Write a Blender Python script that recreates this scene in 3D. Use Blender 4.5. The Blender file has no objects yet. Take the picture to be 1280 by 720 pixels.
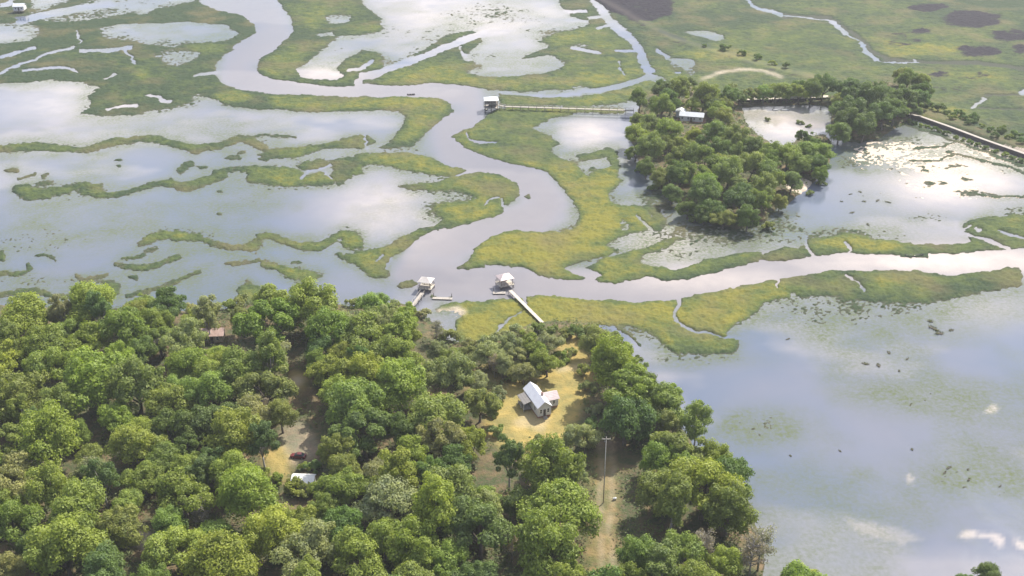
import bpy, math, random
import numpy as np
from mathutils import Vector, Matrix

random.seed(11)
rng = np.random.default_rng(11)
SC = bpy.context.scene
COL = SC.collection
R = math.radians

# ------------------------------------------------------------------ camera geometry
CAM_H = 180.0
F = 1372.0
P = math.atan(700.0 / F)
cP, sP = math.cos(P), math.sin(P)


def at(px, py, z=0.0):
    """ground position (at height z) that the photo shows at pixel px, py"""
    u = (px - 640.0) / F
    v = (360.0 - py) / F
    dx, dy, dz = u, cP + v * sP, -sP + v * cP
    t = (CAM_H - z) / -dz
    return Vector((dx * t, dy * t, z))


def proj(x, y, z):
    rz = z - CAM_H
    d = y * cP - rz * sP
    up = y * sP + rz * cP
    return 640.0 + F * x / d, 360.0 - F * up / d, F / d


# ------------------------------------------------------------------ tagging
def tag(o, label=None, cat=None, group=None, kind=None):
    if label: o['label'] = label
    if cat: o['category'] = cat
    if group: o['group'] = group
    if kind: o['kind'] = kind
    return o


def empty(name, loc, rz=0.0, label=None, cat=None, group=None):
    o = bpy.data.objects.new(name, None)
    o.empty_display_size = 0.5
    COL.objects.link(o)
    o.location = loc
    o.rotation_euler = (0, 0, rz)
    return tag(o, label, cat, group)


def copy_tree(o, parent=None):
    c = o.copy()
    COL.objects.link(c)
    if parent: c.parent = parent
    for ch in list(KIDS.get(o.name, [])):
        k = copy_tree(ch, c)
        KIDS.setdefault(c.name, []).append(k)
    return c


KIDS = {}


# ------------------------------------------------------------------ mesh builder
class MB:
    def __init__(self):
        self.v, self.f = [], []

    def box(self, cx, cy, cz, sx, sy, sz, rz=0.0, rx=0.0, ry=0.0):
        M = Matrix.Translation((cx, cy, cz)) @ Matrix.Rotation(rz, 4, 'Z') @ Matrix.Rotation(ry, 4, 'Y') @ Matrix.Rotation(rx, 4, 'X')
        b = len(self.v)
        for z in (-.5, .5):
            for x, y in ((-.5, -.5), (.5, -.5), (.5, .5), (-.5, .5)):
                self.v.append(tuple(M @ Vector((x * sx, y * sy, z * sz))))
        for q in ((3, 2, 1, 0), (4, 5, 6, 7), (0, 1, 5, 4), (1, 2, 6, 5), (2, 3, 7, 6), (3, 0, 4, 7)):
            self.f.append(tuple(b + i for i in q))
        return self

    def tube(self, pts, radii, n=7):
        pts = [Vector(p) for p in pts]
        b = len(self.v)
        for i, p in enumerate(pts):
            d = (pts[min(i + 1, len(pts) - 1)] - pts[max(i - 1, 0)]).normalized()
            a = d.orthogonal().normalized()
            c = d.cross(a)
            for k in range(n):
                t = 2 * math.pi * k / n
                self.v.append(tuple(p + (a * math.cos(t) + c * math.sin(t)) * radii[i]))
        for i in range(len(pts) - 1):
            for k in range(n):
                self.f.append((b + i * n + k, b + i * n + (k + 1) % n, b + (i + 1) * n + (k + 1) % n, b + (i + 1) * n + k))
        self.f.append(tuple(b + k for k in reversed(range(n))))
        self.f.append(tuple(b + (len(pts) - 1) * n + k for k in range(n)))
        return self

    def poly(self, pts):
        b = len(self.v)
        self.v += [tuple(p) for p in pts]
        self.f.append(tuple(range(b, b + len(pts))))
        return self

    def slab(self, pts, th):
        """flat or sloping panel given by its top corners, th thick downwards"""
        b = len(self.v)
        n = len(pts)
        self.v += [tuple(p) for p in pts] + [(p[0], p[1], p[2] - th) for p in pts]
        self.f.append(tuple(range(b, b + n)))
        self.f.append(tuple(b + n + i for i in reversed(range(n))))
        for i in range(n):
            j = (i + 1) % n
            self.f.append((b + i, b + n + i, b + n + j, b + j))
        return self

    def build(self, name, mat, parent=None, smooth=False):
        me = bpy.data.meshes.new(name)
        me.from_pydata(self.v, [], self.f)
        me.update()
        if smooth:
            me.polygons.foreach_set('use_smooth', [True] * len(me.polygons))
        me.materials.append(mat)
        o = bpy.data.objects.new(name, me)
        COL.objects.link(o)
        if parent:
            o.parent = parent
            KIDS.setdefault(parent.name, []).append(o)
        return o


# ------------------------------------------------------------------ materials
def new_mat(name):
    m = bpy.data.materials.new(name)
    m.use_nodes = True
    nt = m.node_tree
    return m, nt, nt.nodes['Principled BSDF']


class NT:
    """small helper for writing node trees"""
    def __init__(self, nt): self.nt = nt
    def n(self, t, **kw):
        nd = self.nt.nodes.new(t)
        for k, v in kw.items(): setattr(nd, k, v)
        return nd
    def link(self, a, b): self.nt.links.new(a, b)
    def inp(self, sock, v):
        if isinstance(v, bpy.types.NodeSocket): self.link(v, sock)
        else: sock.default_value = v
    def math(self, op, a, b=0.0, c=0.0, clamp=False):
        nd = self.n('ShaderNodeMath', operation=op, use_clamp=clamp)
        self.inp(nd.inputs[0], a); self.inp(nd.inputs[1], b); self.inp(nd.inputs[2], c)
        return nd.outputs[0]
    def mix(self, f, a, b, mode='MIX'):
        nd = self.n('ShaderNodeMix', data_type='RGBA', blend_type=mode)
        self.inp(nd.inputs[0], f)
        for s, v in ((nd.inputs[6], a), (nd.inputs[7], b)):
            self.inp(s, v if isinstance(v, bpy.types.NodeSocket) else (*v, 1.0))
        return nd.outputs[2]
    def noise(self, vec, scale, detail=3.0, rough=0.55, dist=0.0):
        nd = self.n('ShaderNodeTexNoise')
        self.link(vec, nd.inputs['Vector'])
        nd.inputs['Scale'].default_value = scale
        nd.inputs['Detail'].default_value = detail
        nd.inputs['Roughness'].default_value = rough
        nd.inputs['Distortion'].default_value = dist
        return nd.outputs[0]
    def ramp(self, f, lo, hi, a=0.0, b=1.0):
        nd = self.n('ShaderNodeMapRange', clamp=True)
        self.inp(nd.inputs[0], f)
        for i, v in enumerate((lo, hi, a, b)): self.inp(nd.inputs[1 + i], v)
        return nd.outputs[0]
    def scalevec(self, vec, s):
        nd = self.n('ShaderNodeVectorMath', operation='MULTIPLY')
        self.link(vec, nd.inputs[0]); nd.inputs[1].default_value = s
        return nd.outputs[0]


def simple(name, col, rough=0.7, var=0.25, scale=1.5, col2=None, metal=0.0):
    m, nt, b = new_mat(name)
    h = NT(nt)
    pos = h.n('ShaderNodeTexCoord').outputs['Object']
    f = h.noise(pos, scale, 4.0, 0.65)
    c2 = col2 or tuple(c * (1 - var) for c in col)
    h.link(h.mix(h.ramp(f, 0.35, 0.7), col, c2), b.inputs['Base Color'])
    b.inputs['Roughness'].default_value = rough
    b.inputs['Metallic'].default_value = metal
    return m


def metal_roof(name, col, col2, pitch=0.45):
    m, nt, b = new_mat(name)
    h = NT(nt)
    pos = h.n('ShaderNodeTexCoord').outputs['Object']
    w = h.n('ShaderNodeTexWave', wave_type='BANDS', bands_direction='X')
    h.link(pos, w.inputs['Vector']); w.inputs['Scale'].default_value = 0.314 / pitch
    seam = h.ramp(w.outputs[0], 0.86, 0.97)
    c = h.mix(h.ramp(h.noise(pos, 0.7, 5.0, 0.7), 0.35, 0.72), col, col2)
    c = h.mix(h.math('MULTIPLY', seam, 0.35), c, tuple(x * 0.5 for x in col))
    h.link(c, b.inputs['Base Color'])
    b.inputs['Roughness'].default_value = 0.4
    bp = h.n('ShaderNodeBump'); bp.inputs['Strength'].default_value = 0.6; bp.inputs['Distance'].default_value = 0.05
    h.link(w.outputs[0], bp.inputs['Height']); h.link(bp.outputs[0], b.inputs['Normal'])
    return m


def planks(name, col, col2, axis='X', width=0.16):
    m, nt, b = new_mat(name)
    h = NT(nt)
    pos = h.n('ShaderNodeTexCoord').outputs['Object']
    w = h.n('ShaderNodeTexWave', wave_type='BANDS', bands_direction=axis)
    h.link(pos, w.inputs['Vector']); w.inputs['Scale'].default_value = 0.314 / width
    c = h.mix(h.ramp(h.noise(pos, 1.3, 5.0, 0.7), 0.3, 0.7), col, col2)
    c = h.mix(h.math('MULTIPLY', h.ramp(w.outputs[0], 0.1, 0.0), 0.6), c, tuple(x * 0.35 for x in col))
    h.link(c, b.inputs['Base Color'])
    b.inputs['Roughness'].default_value = 0.85
    return m


def leaf_mat(name):
    m, nt, b = new_mat(name)
    h = NT(nt)
    oi = h.n('ShaderNodeObjectInfo')
    tc = h.n('ShaderNodeTexCoord').outputs['Object']
    geo = h.n('ShaderNodeNewGeometry')
    base = oi.outputs['Color']
    n1 = h.noise(tc, 0.45, 3.0, 0.6)
    c = h.mix(h.ramp(n1, 0.35, 0.68), base, (1.28, 1.26, 0.9), 'MULTIPLY')
    c = h.mix(h.ramp(n1, 0.5, 0.28, 0.0, 0.6), c, (0.82, 0.93, 0.95), 'MULTIPLY')
    rnd = geo.outputs['Random Per Island']
    c = h.mix(h.ramp(rnd, 0.0, 1.0, 0.0, 0.8), c, (1.4, 1.38, 1.2), 'MULTIPLY')
    h.link(c, b.inputs['Base Color'])
    b.inputs['Roughness'].default_value = 0.55
    b.inputs['Specular IOR Level'].default_value = 0.35
    tr = h.n('ShaderNodeBsdfTranslucent')
    h.link(h.mix(1.0, c, (1.2, 1.25, 0.7), 'MULTIPLY'), tr.inputs['Color'])
    ms = h.n('ShaderNodeMixShader'); ms.inputs[0].default_value = 0.42
    h.link(b.outputs[0], ms.inputs[1]); h.link(tr.outputs[0], ms.inputs[2])
    h.link(ms.outputs[0], nt.nodes['Material Output'].inputs['Surface'])
    return m


M = {}
M['leaf'] = leaf_mat('foliage')
M['bark'] = simple('bark', (0.17, 0.14, 0.115), 0.9, 0.5, 2.0)
M['pale_bark'] = simple('pale_bark', (0.36, 0.33, 0.31), 0.9, 0.4, 2.0)
M['white_wall'] = planks('white_siding', (0.62, 0.61, 0.6), (0.5, 0.5, 0.5), 'Z', 0.22)
M['white_roof'] = metal_roof('pale_metal_roof', (0.62, 0.63, 0.68), (0.5, 0.5, 0.56))
M['pink_roof'] = metal_roof('faded_pink_roof', (0.5, 0.41, 0.41), (0.36, 0.29, 0.29))
M['dock_roof'] = metal_roof('weathered_dock_roof', (0.56, 0.53, 0.5), (0.4, 0.34, 0.32))
M['far_roof'] = metal_roof('far_metal_roof', (0.54, 0.56, 0.59), (0.42, 0.44, 0.47))
M['brown_roof'] = metal_roof('rusty_pink_roof', (0.5, 0.36, 0.32), (0.34, 0.23, 0.2))
M['deck'] = planks('grey_decking', (0.36, 0.33, 0.29), (0.25, 0.22, 0.2), 'X', 0.16)
M['pale_deck'] = planks('bleached_decking', (0.5, 0.45, 0.38), (0.36, 0.32, 0.27), 'X', 0.16)
M['post'] = simple('grey_post_wood', (0.2, 0.17, 0.15), 0.9, 0.5, 3.0)
M['dark_wood'] = simple('dark_timber', (0.09, 0.075, 0.07), 0.9, 0.4, 1.2)
M['grey_wall'] = planks('grey_boards', (0.2, 0.185, 0.18), (0.14, 0.13, 0.125), 'Z', 0.2)
M['screen'] = simple('porch_screen', (0.16, 0.15, 0.16), 0.6, 0.3, 1.0)
M['trim'] = simple('white_trim', (0.75, 0.74, 0.72), 0.6, 0.1)
M['brick'] = simple('brick', (0.3, 0.17, 0.13), 0.9, 0.3, 6.0)
M['tan_wall'] = planks('tan_boards', (0.4, 0.34, 0.26), (0.3, 0.25, 0.2), 'Z', 0.2)
M['maroon'] = simple('maroon_paint', (0.12, 0.028, 0.03), 0.3, 0.2)
M['tyre'] = simple('tyre_rubber', (0.025, 0.025, 0.027), 0.9, 0.2)
M['hub'] = simple('steel_hub', (0.5, 0.5, 0.52), 0.35, 0.2, metal=0.8)
M['lamp'] = simple('lamp_lens', (0.7, 0.66, 0.6), 0.2, 0.1)
M['tank'] = simple('white_tank_paint', (0.6, 0.6, 0.59), 0.4, 0.15)
M['hull'] = simple('white_hull', (0.7, 0.7, 0.68), 0.4, 0.15)
M['hull_dark'] = simple('dark_hull', (0.09, 0.085, 0.08), 0.6, 0.3)
M['glaze'] = simple('ceramic', (0.3, 0.3, 0.28), 0.2, 0.1)
M['pole'] = simple('bleached_pole', (0.45, 0.41, 0.36), 0.9, 0.3, 3.0)
gm, gnt, gb = new_mat('window_glass')
gb.inputs['Base Color'].default_value = (0.03, 0.04, 0.05, 1); gb.inputs['Roughness'].default_value = 0.08
M['glass'] = gm

# ------------------------------------------------------------------ numpy noise
def vnoise(x, y, seed):
    xi = np.floor(x).astype(np.int64); yi = np.floor(y).astype(np.int64)
    xf = x - xi; yf = y - yi
    def hsh(a, b):
        n = (a * 374761393 + b * 668265263 + seed * 1442695041) & 0xffffffff
        n = ((n ^ (n >> 13)) * 1274126177) & 0xffffffff
        n = (n ^ (n >> 16)) & 0xffffffff
        return n.astype(np.float64) / 4294967295.0
    u = xf * xf * (3 - 2 * xf); v = yf * yf * (3 - 2 * yf)
    a = hsh(xi, yi); b = hsh(xi + 1, yi); c = hsh(xi, yi + 1); d = hsh(xi + 1, yi + 1)
    return (a + (b - a) * u) * (1 - v) + (c + (d - c) * u) * v


def fbm(x, y, scale, octv, seed):
    s = np.zeros_like(x); amp = 1.0; tot = 0.0; f = 1.0 / scale
    for k in range(octv):
        s += amp * (vnoise(x * f + 17.3 * k, y * f - 9.1 * k, seed + k) - 0.5) * 2
        tot += amp; amp *= 0.55; f *= 2.03
    return s / tot


# ------------------------------------------------------------------ the land as one sheet (a fan shaped grid, denser near the viewer)
rows = [100.0]
while rows[-1] < 160: rows.append(rows[-1] + 6)
rows.append(165.0)
while rows[-1] < 900: rows.append(rows[-1] + 0.42 + 0.75 * max(0.0, (rows[-1] - 165)) / 700)
n_fine = len(rows)
st = 2.0
while rows[-1] < 3800: rows.append(rows[-1] + st); st *= 1.12
YR = np.array(rows)
NC = 1120
HW = 0.5 * YR + 62.0
S = np.linspace(-1, 1, NC)
X = HW[:, None] * S[None, :]
Y = np.repeat(YR[:, None], NC, 1)
NR = len(YR)
_d = Y * cP + CAM_H * sP
PX = 640 + F * X / _d
PY = 360 - F * (Y * sP - CAM_H * cP) / _d


def fill(pts):
    """polygon given in photo pixels -> boolean mask on the land grid"""
    w = []
    for (px, py) in pts:
        py = max(py, -150)
        g = at(px, py)
        w.append((g.x, g.y))
    acc = np.zeros((NR, NC + 1), np.int32)
    for i in range(len(w)):
        x1, y1 = w[i]; x2, y2 = w[(i + 1) % len(w)]
        if y1 == y2: continue
        if y1 > y2: x1, y1, x2, y2 = x2, y2, x1, y1
        j0, j1 = np.searchsorted(YR, y1), np.searchsorted(YR, y2)
        if j1 <= j0: continue
        yy = YR[j0:j1]
        xs = x1 + (x2 - x1) * (yy - y1) / (y2 - y1)
        c = np.ceil((xs / HW[j0:j1] + 1) * 0.5 * (NC - 1)).astype(int)
        c = np.clip(c, 0, NC)
        np.add.at(acc, (np.arange(j0, j1), c), 1)
    return (np.cumsum(acc, 1)[:, :NC] % 2).astype(bool)


def ribbon(pts, w):
    """a polyline in pixels with (tapering) width -> polygon"""
    if not isinstance(w, (tuple, list)): w = (w, w)
    n = len(pts); L, Rr = [], []
    for i, (x, y) in enumerate(pts):  # unseen upper sky made brighter, added to fill the shadows
        a = pts[max(0, i - 1)]; b = pts[min(n - 1, i + 1)]
        dx, dy = b[0] - a[0], b[1] - a[1]
        q = math.hypot(dx, dy) or 1
        ww = (w[0] + (w[1] - w[0]) * i / (n - 1)) / 2
        L.append((x - dy / q * ww, y + dx / q * ww)); Rr.append((x + dy / q * ww, y - dx / q * ww))
    return L + Rr[::-1]


def ell(x, y, rx, ry, seed=0):
    r = random.Random(int(x * 7 + y * 13 + seed))
    return [(x + rx * math.cos(t) * r.uniform(.8, 1.15), y + ry * math.sin(t) * r.uniform(.8, 1.15)) for t in [k * math.pi / 9 for k in range(18)]]


def gauss(x, y, rx, ry):
    return np.exp(-((PX - x) / rx) ** 2 - ((PY - y) / ry) ** 2)


def blur(a, sr, sc):
    for ax, s in ((0, sr), (1, sc)):
        if s <= 0: continue
        r = int(3 * s) + 1
        k = np.exp(-0.5 * (np.arange(-r, r + 1) / s) ** 2); k /= k.sum()
        p = np.pad(a, [(r, r) if i == ax else (0, 0) for i in range(2)], mode='edge')
        o = np.zeros_like(a)
        for i, kk in enumerate(k):
            o += kk * (p[i:i + a.shape[0], :] if ax == 0 else p[:, i:i + a.shape[1]])
        a = o
    return a


G = np.zeros((NR, NC), np.float64)       # 1 = marsh
TONE = np.full((NR, NC), 0.5)            # grass tone: 0 dark green .. 1 yellow


def grass(tone, pts):
    m = fill(pts); G[m] = 1; TONE[m] = tone


def gline(tone, w, pts): grass(tone, ribbon(pts, w))
def water(pts): G[fill(pts)] = 0
CRK = np.zeros((NR, NC))
def creek(w, pts):
    water(ribbon(pts, w)); CRK[fill(ribbon(pts, w))] = 1


# beyond the frame: generic marsh and lagoons
far = PY < -25
G[far] = (fbm(X, Y, 160, 3, 5) > -0.05)[far]

# --- far left marsh and its pools
grass(.2, [(-160, -40), (240, -40), (248, 2), (268, 12), (300, 18), (317, 30), (319, 40), (300, 52), (282, 66), (270, 82), (268, 92), (278, 104), (300, 112), (345, 118), (420, 121), (500, 121), (553, 123), (563, 130), (567, 139), (552, 150), (535, 163), (522, 176), (514, 184), (475, 185), (487, 178), (500, 162), (506, 150), (502, 140), (470, 138), (403, 139), (360, 138), (320, 136), (290, 133), (262, 122), (248, 116), (240, 122), (233, 130), (220, 133), (195, 136), (170, 143), (140, 144), (100, 143), (115, 132), (110, 122), (125, 110), (105, 103), (60, 100), (20, 103), (-160, 108)])
grass(.75, [(330, 119), (420, 122), (500, 122), (553, 124), (563, 130), (560, 142), (535, 160), (520, 174), (500, 180), (490, 178), (503, 160), (508, 148), (503, 140), (470, 137), (400, 138), (340, 136)])
grass(.8, ell(292, 122, 24, 8)); grass(.72, ell(178, 93, 10, 7)); grass(.65, ell(260, 62, 30, 9))
water([(55, -60), (236, -60), (243, 0), (205, 20), (120, 30), (60, 27), (36, 16)]); gline(.25, 9, [(95, 33), (150, 24), (210, 14), (246, 6)]); gline(.25, 6, [(40, 20), (80, 8), (120, -6)])
water([(122, 36), (150, 30), (240, 27), (285, 32), (300, 42), (285, 50), (240, 55), (215, 60), (180, 55), (130, 48)])
water([(190, 68), (205, 62), (240, 64), (255, 66), (240, 76), (222, 83), (205, 80)])
water([(-160, 30), (0, 30), (40, 28), (55, 38), (40, 50), (10, 55), (-160, 60)])
creek(9, [(20, 26), (60, 18), (100, 10), (140, 4)]); water([(165, 10), (190, 2), (196, 10), (180, 20), (165, 16)])
creek(6, [(0, 8), (12, 5), (18, -4)])
for w, p in ((4.5, [(-20, 76), (0, 72), (20, 66), (38, 60), (45, 60)]), (3.4, [(-20, 100), (0, 92), (15, 85), (40, 76), (52, 70), (60, 66), (85, 62), (97, 57)]), (3, [(98, 37), (97, 45), (101, 55)]),
             (5, [(100, 63), (140, 63), (160, 59), (165, 62)]), (3.5, [(155, 62), (165, 75), (170, 80)]), (3.6, [(28, 88), (60, 85), (85, 85), (97, 90)]), (3, [(130, 99), (145, 92)]), (4, [(240, 95), (272, 90)]),
             (3, [(185, 120), (200, 122)]), (4, [(132, 138), (152, 134), (172, 132)]), (4, [(198, 125), (215, 127)])):
    creek(w, p)
for x, y in ((208, 93), (187, 109), (199, 113), (190, 119), (200, 123), (225, 113), (148, 133), (155, 128)): water(ell(x, y, 3, 1.6))
# --- band under the upper lagoon, islets
gline(.55, 9, [(-60, 190), (0, 186), (40, 182), (75, 186), (105, 188), (140, 179), (170, 173), (195, 173), (215, 179), (245, 186), (275, 182), (300, 172), (318, 178), (335, 188)])
gline(.4, 3, [(290, 178), (330, 168), (370, 172)])
grass(.55, [(320, 194), (345, 185), (370, 184), (417, 178), (445, 170), (459, 169), (470, 177), (455, 186), (420, 185), (403, 187), (375, 197), (340, 198)])
creek(3, [(455, 168), (458, 180), (462, 188)])
for x, y, a, b in ((292, 197, 12, 3.5), (303, 191, 7, 2.5), (246, 190, 8, 2.5), (148, 200, 6, 2), (149, 208, 4, 1.6), (252, 209, 8, 3), (330, 199, 8, 3), (15, 213, 10, 3), (275, 239, 4, 2), (275, 267, 4, 2)): grass(.3, ell(x, y, a, b))
grass(.45, [(14, 240), (20, 232), (35, 231), (50, 238), (60, 236), (85, 233), (90, 238), (88, 243), (60, 249), (30, 250)])
gline(.35, 7, [(86, 235), (105, 231), (128, 236)]); gline(.4, 7, [(100, 238), (125, 243), (140, 244), (165, 240), (190, 232), (215, 225)])
gline(.55, 11, [(205, 228), (225, 233), (245, 231), (265, 225), (284, 217)]); gline(.3, 8, [(222, 215), (232, 207), (242, 203)]); gline(.5, 7, [(265, 217), (290, 212), (322, 211)])
for p in ([(20, 224), (45, 218)], [(50, 222), (62, 217)], [(45, 231), (65, 226)]): gline(.3, 3.5, p)
gline(.7, 8, [(172, 307), (185, 300), (205, 294), (225, 296), (250, 297), (265, 303), (290, 309), (322, 310)])
gline(.7, 7, [(139, 328), (150, 333), (175, 335), (195, 330), (226, 321)]); gline(.5, 4, [(150, 323), (170, 322), (185, 315), (198, 308)])
gline(.3, 4.5, [(93, 345), (108, 349), (137, 343)]); grass(.3, ell(167, 347, 6, 2.5))
gline(.3, 5, [(-20, 343), (0, 343), (30, 341), (38, 335), (32, 329)]); grass(.7, ell(2, 320, 5, 7)); gline(.3, 3, [(45, 319), (65, 321), (72, 328)])
gline(.5, 6, [(-10, 368), (10, 366), (40, 364), (60, 367), (85, 370), (112, 364)]); grass(.65, ell(135, 362, 17, 8))
gline(.5, 5, [(155, 371), (190, 362), (215, 355), (235, 347), (252, 338)]); gline(.45, 4, [(280, 332), (322, 325)]); grass(.75, ell(312, 366, 16, 14))
# --- islands right of centre left
grass(.55, [(310, 212), (330, 208), (355, 208), (375, 214), (383, 222), (400, 214), (415, 218), (420, 228), (400, 232), (340, 232), (310, 228)])
creek(3, [(376, 224), (385, 214), (405, 208), (414, 204)]); creek(3, [(403, 212), (412, 218), (418, 224)])
grass(.4, [(370, 207), (385, 202), (405, 200), (412, 203), (400, 209), (380, 213)])
grass(.68, [(412, 200), (430, 196), (450, 193), (480, 192), (525, 193), (545, 200), (556, 205), (583, 211), (578, 217), (560, 222), (545, 219), (525, 216), (505, 212), (480, 207), (462, 205), (450, 210), (455, 217), (440, 220), (425, 230), (415, 220), (420, 212)])
grass(.3, [(412, 200), (440, 195), (455, 200), (448, 210), (440, 219), (425, 229), (416, 220), (420, 210)])
grass(.66, [(495, 234), (500, 231), (540, 228), (560, 224), (583, 217), (600, 214), (625, 220), (645, 228), (650, 240), (645, 250), (632, 258), (625, 268), (600, 275), (565, 285), (540, 290), (520, 300), (508, 308), (500, 315), (495, 318), (488, 326), (486, 340), (487, 346), (478, 349), (465, 346), (452, 340), (445, 333), (430, 325), (418, 320), (425, 316), (440, 318), (455, 312), (480, 309), (500, 300), (520, 288), (545, 282), (555, 272), (545, 268), (540, 258), (560, 252), (590, 252), (600, 248), (590, 242), (560, 238), (520, 238)])
creek(3, [(570, 221), (583, 215), (588, 209)]); creek(3, [(605, 260), (612, 250), (625, 246)]); creek(3, [(628, 247), (630, 258), (637, 270)]); creek(3, [(470, 328), (474, 322), (480, 318)]); creek(2.5, [(486, 336), (484, 328), (490, 322)])
grass(.8, [(320, 294), (335, 291), (350, 295), (370, 303), (395, 304), (410, 298), (425, 288), (440, 290), (450, 297), (455, 305), (440, 312), (430, 308), (425, 297), (415, 303), (400, 313), (380, 313), (360, 309), (340, 301), (320, 301)])
grass(.6, ell(320, 305, 8, 5))
grass(.75, [(320, 323), (340, 330), (365, 336), (395, 340), (400, 347), (385, 352), (365, 350), (350, 340), (325, 331)])
grass(.6, ell(370, 328, 8, 2.5)); grass(.72, [(496, 357), (505, 350), (518, 349), (524, 355), (518, 361), (503, 362)])
# --- marsh across the top centre
grass(.5, [(325, -40), (445, -40), (455, 8), (475, 22), (476, 36), (450, 44), (420, 46), (405, 60), (385, 76), (370, 88), (375, 97), (420, 101), (430, 94), (421, 86), (430, 75), (455, 62), (475, 66), (480, 85), (500, 80), (530, 62), (560, 45), (590, 38), (605, 42), (600, 55), (575, 75), (610, 84), (640, 82), (660, 68), (690, 58), (720, 60), (760, 55), (775, 62), (795, 80), (812, 95), (790, 103), (760, 108), (735, 112), (700, 112), (650, 115), (620, 112), (590, 108), (540, 104), (500, 107), (465, 106), (450, 103), (440, 108), (400, 107), (345, 100), (328, 94), (320, 86), (326, 75), (350, 57), (366, 40), (366, 24), (350, 6)])
grass(.75, [(330, 90), (345, 72), (365, 56), (400, 52), (420, 50), (400, 60), (380, 74), (366, 88), (345, 96)]); grass(.72, ell(455, 34, 22, 7)); grass(.7, ell(395, 25, 14, 12))
grass(.72, [(480, 104), (500, 96), (540, 84), (570, 80), (580, 90), (600, 98), (640, 96), (690, 98), (740, 92), (790, 96), (780, 104), (735, 110), (650, 113), (560, 103)])
for p in ([(405, 20), (440, 18), (435, 28), (410, 30)], [(395, 43), (418, 40), (420, 44), (398, 47)], [(580, 90), (600, 83), (640, 76), (690, 68), (708, 78), (700, 88), (660, 95), (610, 97)]): water(p)
creek((10, 7), [(448, 109), (452, 96), (470, 92), (495, 84), (520, 74), (550, 62), (575, 52), (595, 45), (612, 40)])
creek(5, [(436, 88), (452, 86), (460, 80), (467, 75)]); creek(3, [(573, 58), (580, 70), (584, 77)]); creek(4, [(590, 48), (620, 42), (635, 40)]); creek(3, [(575, 66), (584, 68)])
grass(.6, [(690, -40), (735, -40), (745, 5), (755, 20), (770, 35), (785, 48), (795, 60), (800, 75), (806, 88), (795, 80), (780, 68), (760, 56), (730, 54), (695, 60), (676, 52), (690, 42), (720, 38), (738, 30), (715, 20), (700, 8)])
# --- far right marsh
grass(.45, [(745, -40), (1500, -40), (1500, 215), (1290, 190), (1220, 165), (1150, 143), (1100, 135), (1040, 128), (920, 127), (900, 112), (880, 110), (850, 118), (830, 98), (815, 92), (806, 80), (800, 60), (785, 45), (770, 35), (758, 20), (748, 5)])
grass(.68, [(850, 30), (960, 40), (1060, 72), (1100, 82), (1200, 92), (1280, 100), (1280, 110), (1180, 100), (1090, 92), (1000, 80), (900, 62)])
grass(.85, ell(1180, 145, 40, 10)); grass(.8, ell(900, 70, 60, 8)); grass(.75, ell(1150, 62, 60, 8)); grass(.85, [(1090, 45), (1130, 55), (1150, 70), (1110, 74)])
for x, y, a, b in ((1245, 105, 60, 5), (1000, 10, 40, 10), (1060, 12, 40, 6)): grass(.5, ell(x, y, a, b))
creek((10, 11), [(736, -12), (752, 12), (760, 25), (775, 38), (790, 50), (800, 62), (806, 78), (816, 93)]); creek((8, 5), [(818, 94), (800, 100), (770, 108), (745, 113), (725, 114)])
water([(713, 116), (718, 107), (728, 105), (735, 109), (745, 113), (735, 119), (718, 119)]); creek(3.2, [(725, 117), (690, 119.5), (650, 118.5), (622, 115)])
creek(4, [(715, 60), (740, 65), (752, 67)]); creek(3.5, [(768, 64), (795, 64)]); creek(2.6, [(773, 76), (775, 86), (781, 94)]); creek(4, [(735, 22), (756, 20)]); creek(5, [(748, 36), (762, 30)]); creek(4, [(706, 15), (735, 14)]); creek(4, [(712, 25), (735, 27)])
grass(.55, [(622, 118), (660, 121), (720, 122), (750, 118), (790, 107), (812, 100), (832, 105), (822, 122), (790, 124), (768, 131), (640, 132), (626, 130)])
creek(4.5, [(934, -6), (938, 4), (946, 10), (962, 14), (978, 20)]); creek(1.6, [(978, 20), (1010, 22), (1040, 26)]); creek(1.6, [(1057, 43), (1074, 51)]); creek(1.5, [(1094, 75), (1112, 78), (1150, 79)])
creek(5.5, [(1039, 27), (1048, 34), (1058, 44)]); creek(6, [(1074, 52), (1082, 63), (1094, 76)]); creek(3.5, [(1143, 73), (1143, 80)]); creek(5, [(1214, 135), (1222, 130), (1232, 122)]); creek(6, [(1276, 118), (1284, 112)])
water([(855, 40), (880, 38), (905, 43), (908, 50), (895, 52), (872, 46)]); water([(836, 73), (866, 73), (868, 90), (861, 97), (857, 90), (850, 84), (842, 86)]); creek(5, [(822, 62), (828, 68), (836, 74)]); creek(3, [(842, 91), (850, 91)])

# --- big yellow marsh beside the channel
grass(.8, [(600, 150), (612, 143), (622, 137), (640, 134), (700, 134), (780, 136), (785, 140), (760, 142), (720, 141), (690, 148), (665, 160), (690, 170), (700, 180), (680, 190), (700, 200), (720, 205), (735, 210), (720, 195), (740, 190), (760, 185), (770, 190), (775, 210), (770, 222), (778, 226), (765, 235), (760, 243), (765, 254), (785, 257), (800, 258), (812, 270), (823, 280), (815, 287), (800, 289), (785, 293), (768, 298), (757, 308), (775, 313), (760, 320), (738, 326), (715, 331), (704, 336), (708, 339), (732, 347), (728, 349), (705, 350), (685, 347), (670, 343), (655, 335), (640, 332), (618, 330), (600, 333), (574, 334), (580, 331), (588, 322), (592, 311), (605, 301), (625, 291), (640, 288), (655, 289), (700, 289), (715, 287), (726, 279), (726, 268), (718, 254), (708, 242), (700, 230), (690, 218), (665, 209), (640, 204), (610, 196), (590, 189), (575, 180), (563, 172), (572, 166), (590, 160)])
grass(.95, [(735, 270), (775, 258), (765, 285), (740, 300), (720, 322), (690, 340), (660, 332), (630, 318), (600, 322), (620, 300), (660, 295), (715, 292)])
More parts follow.
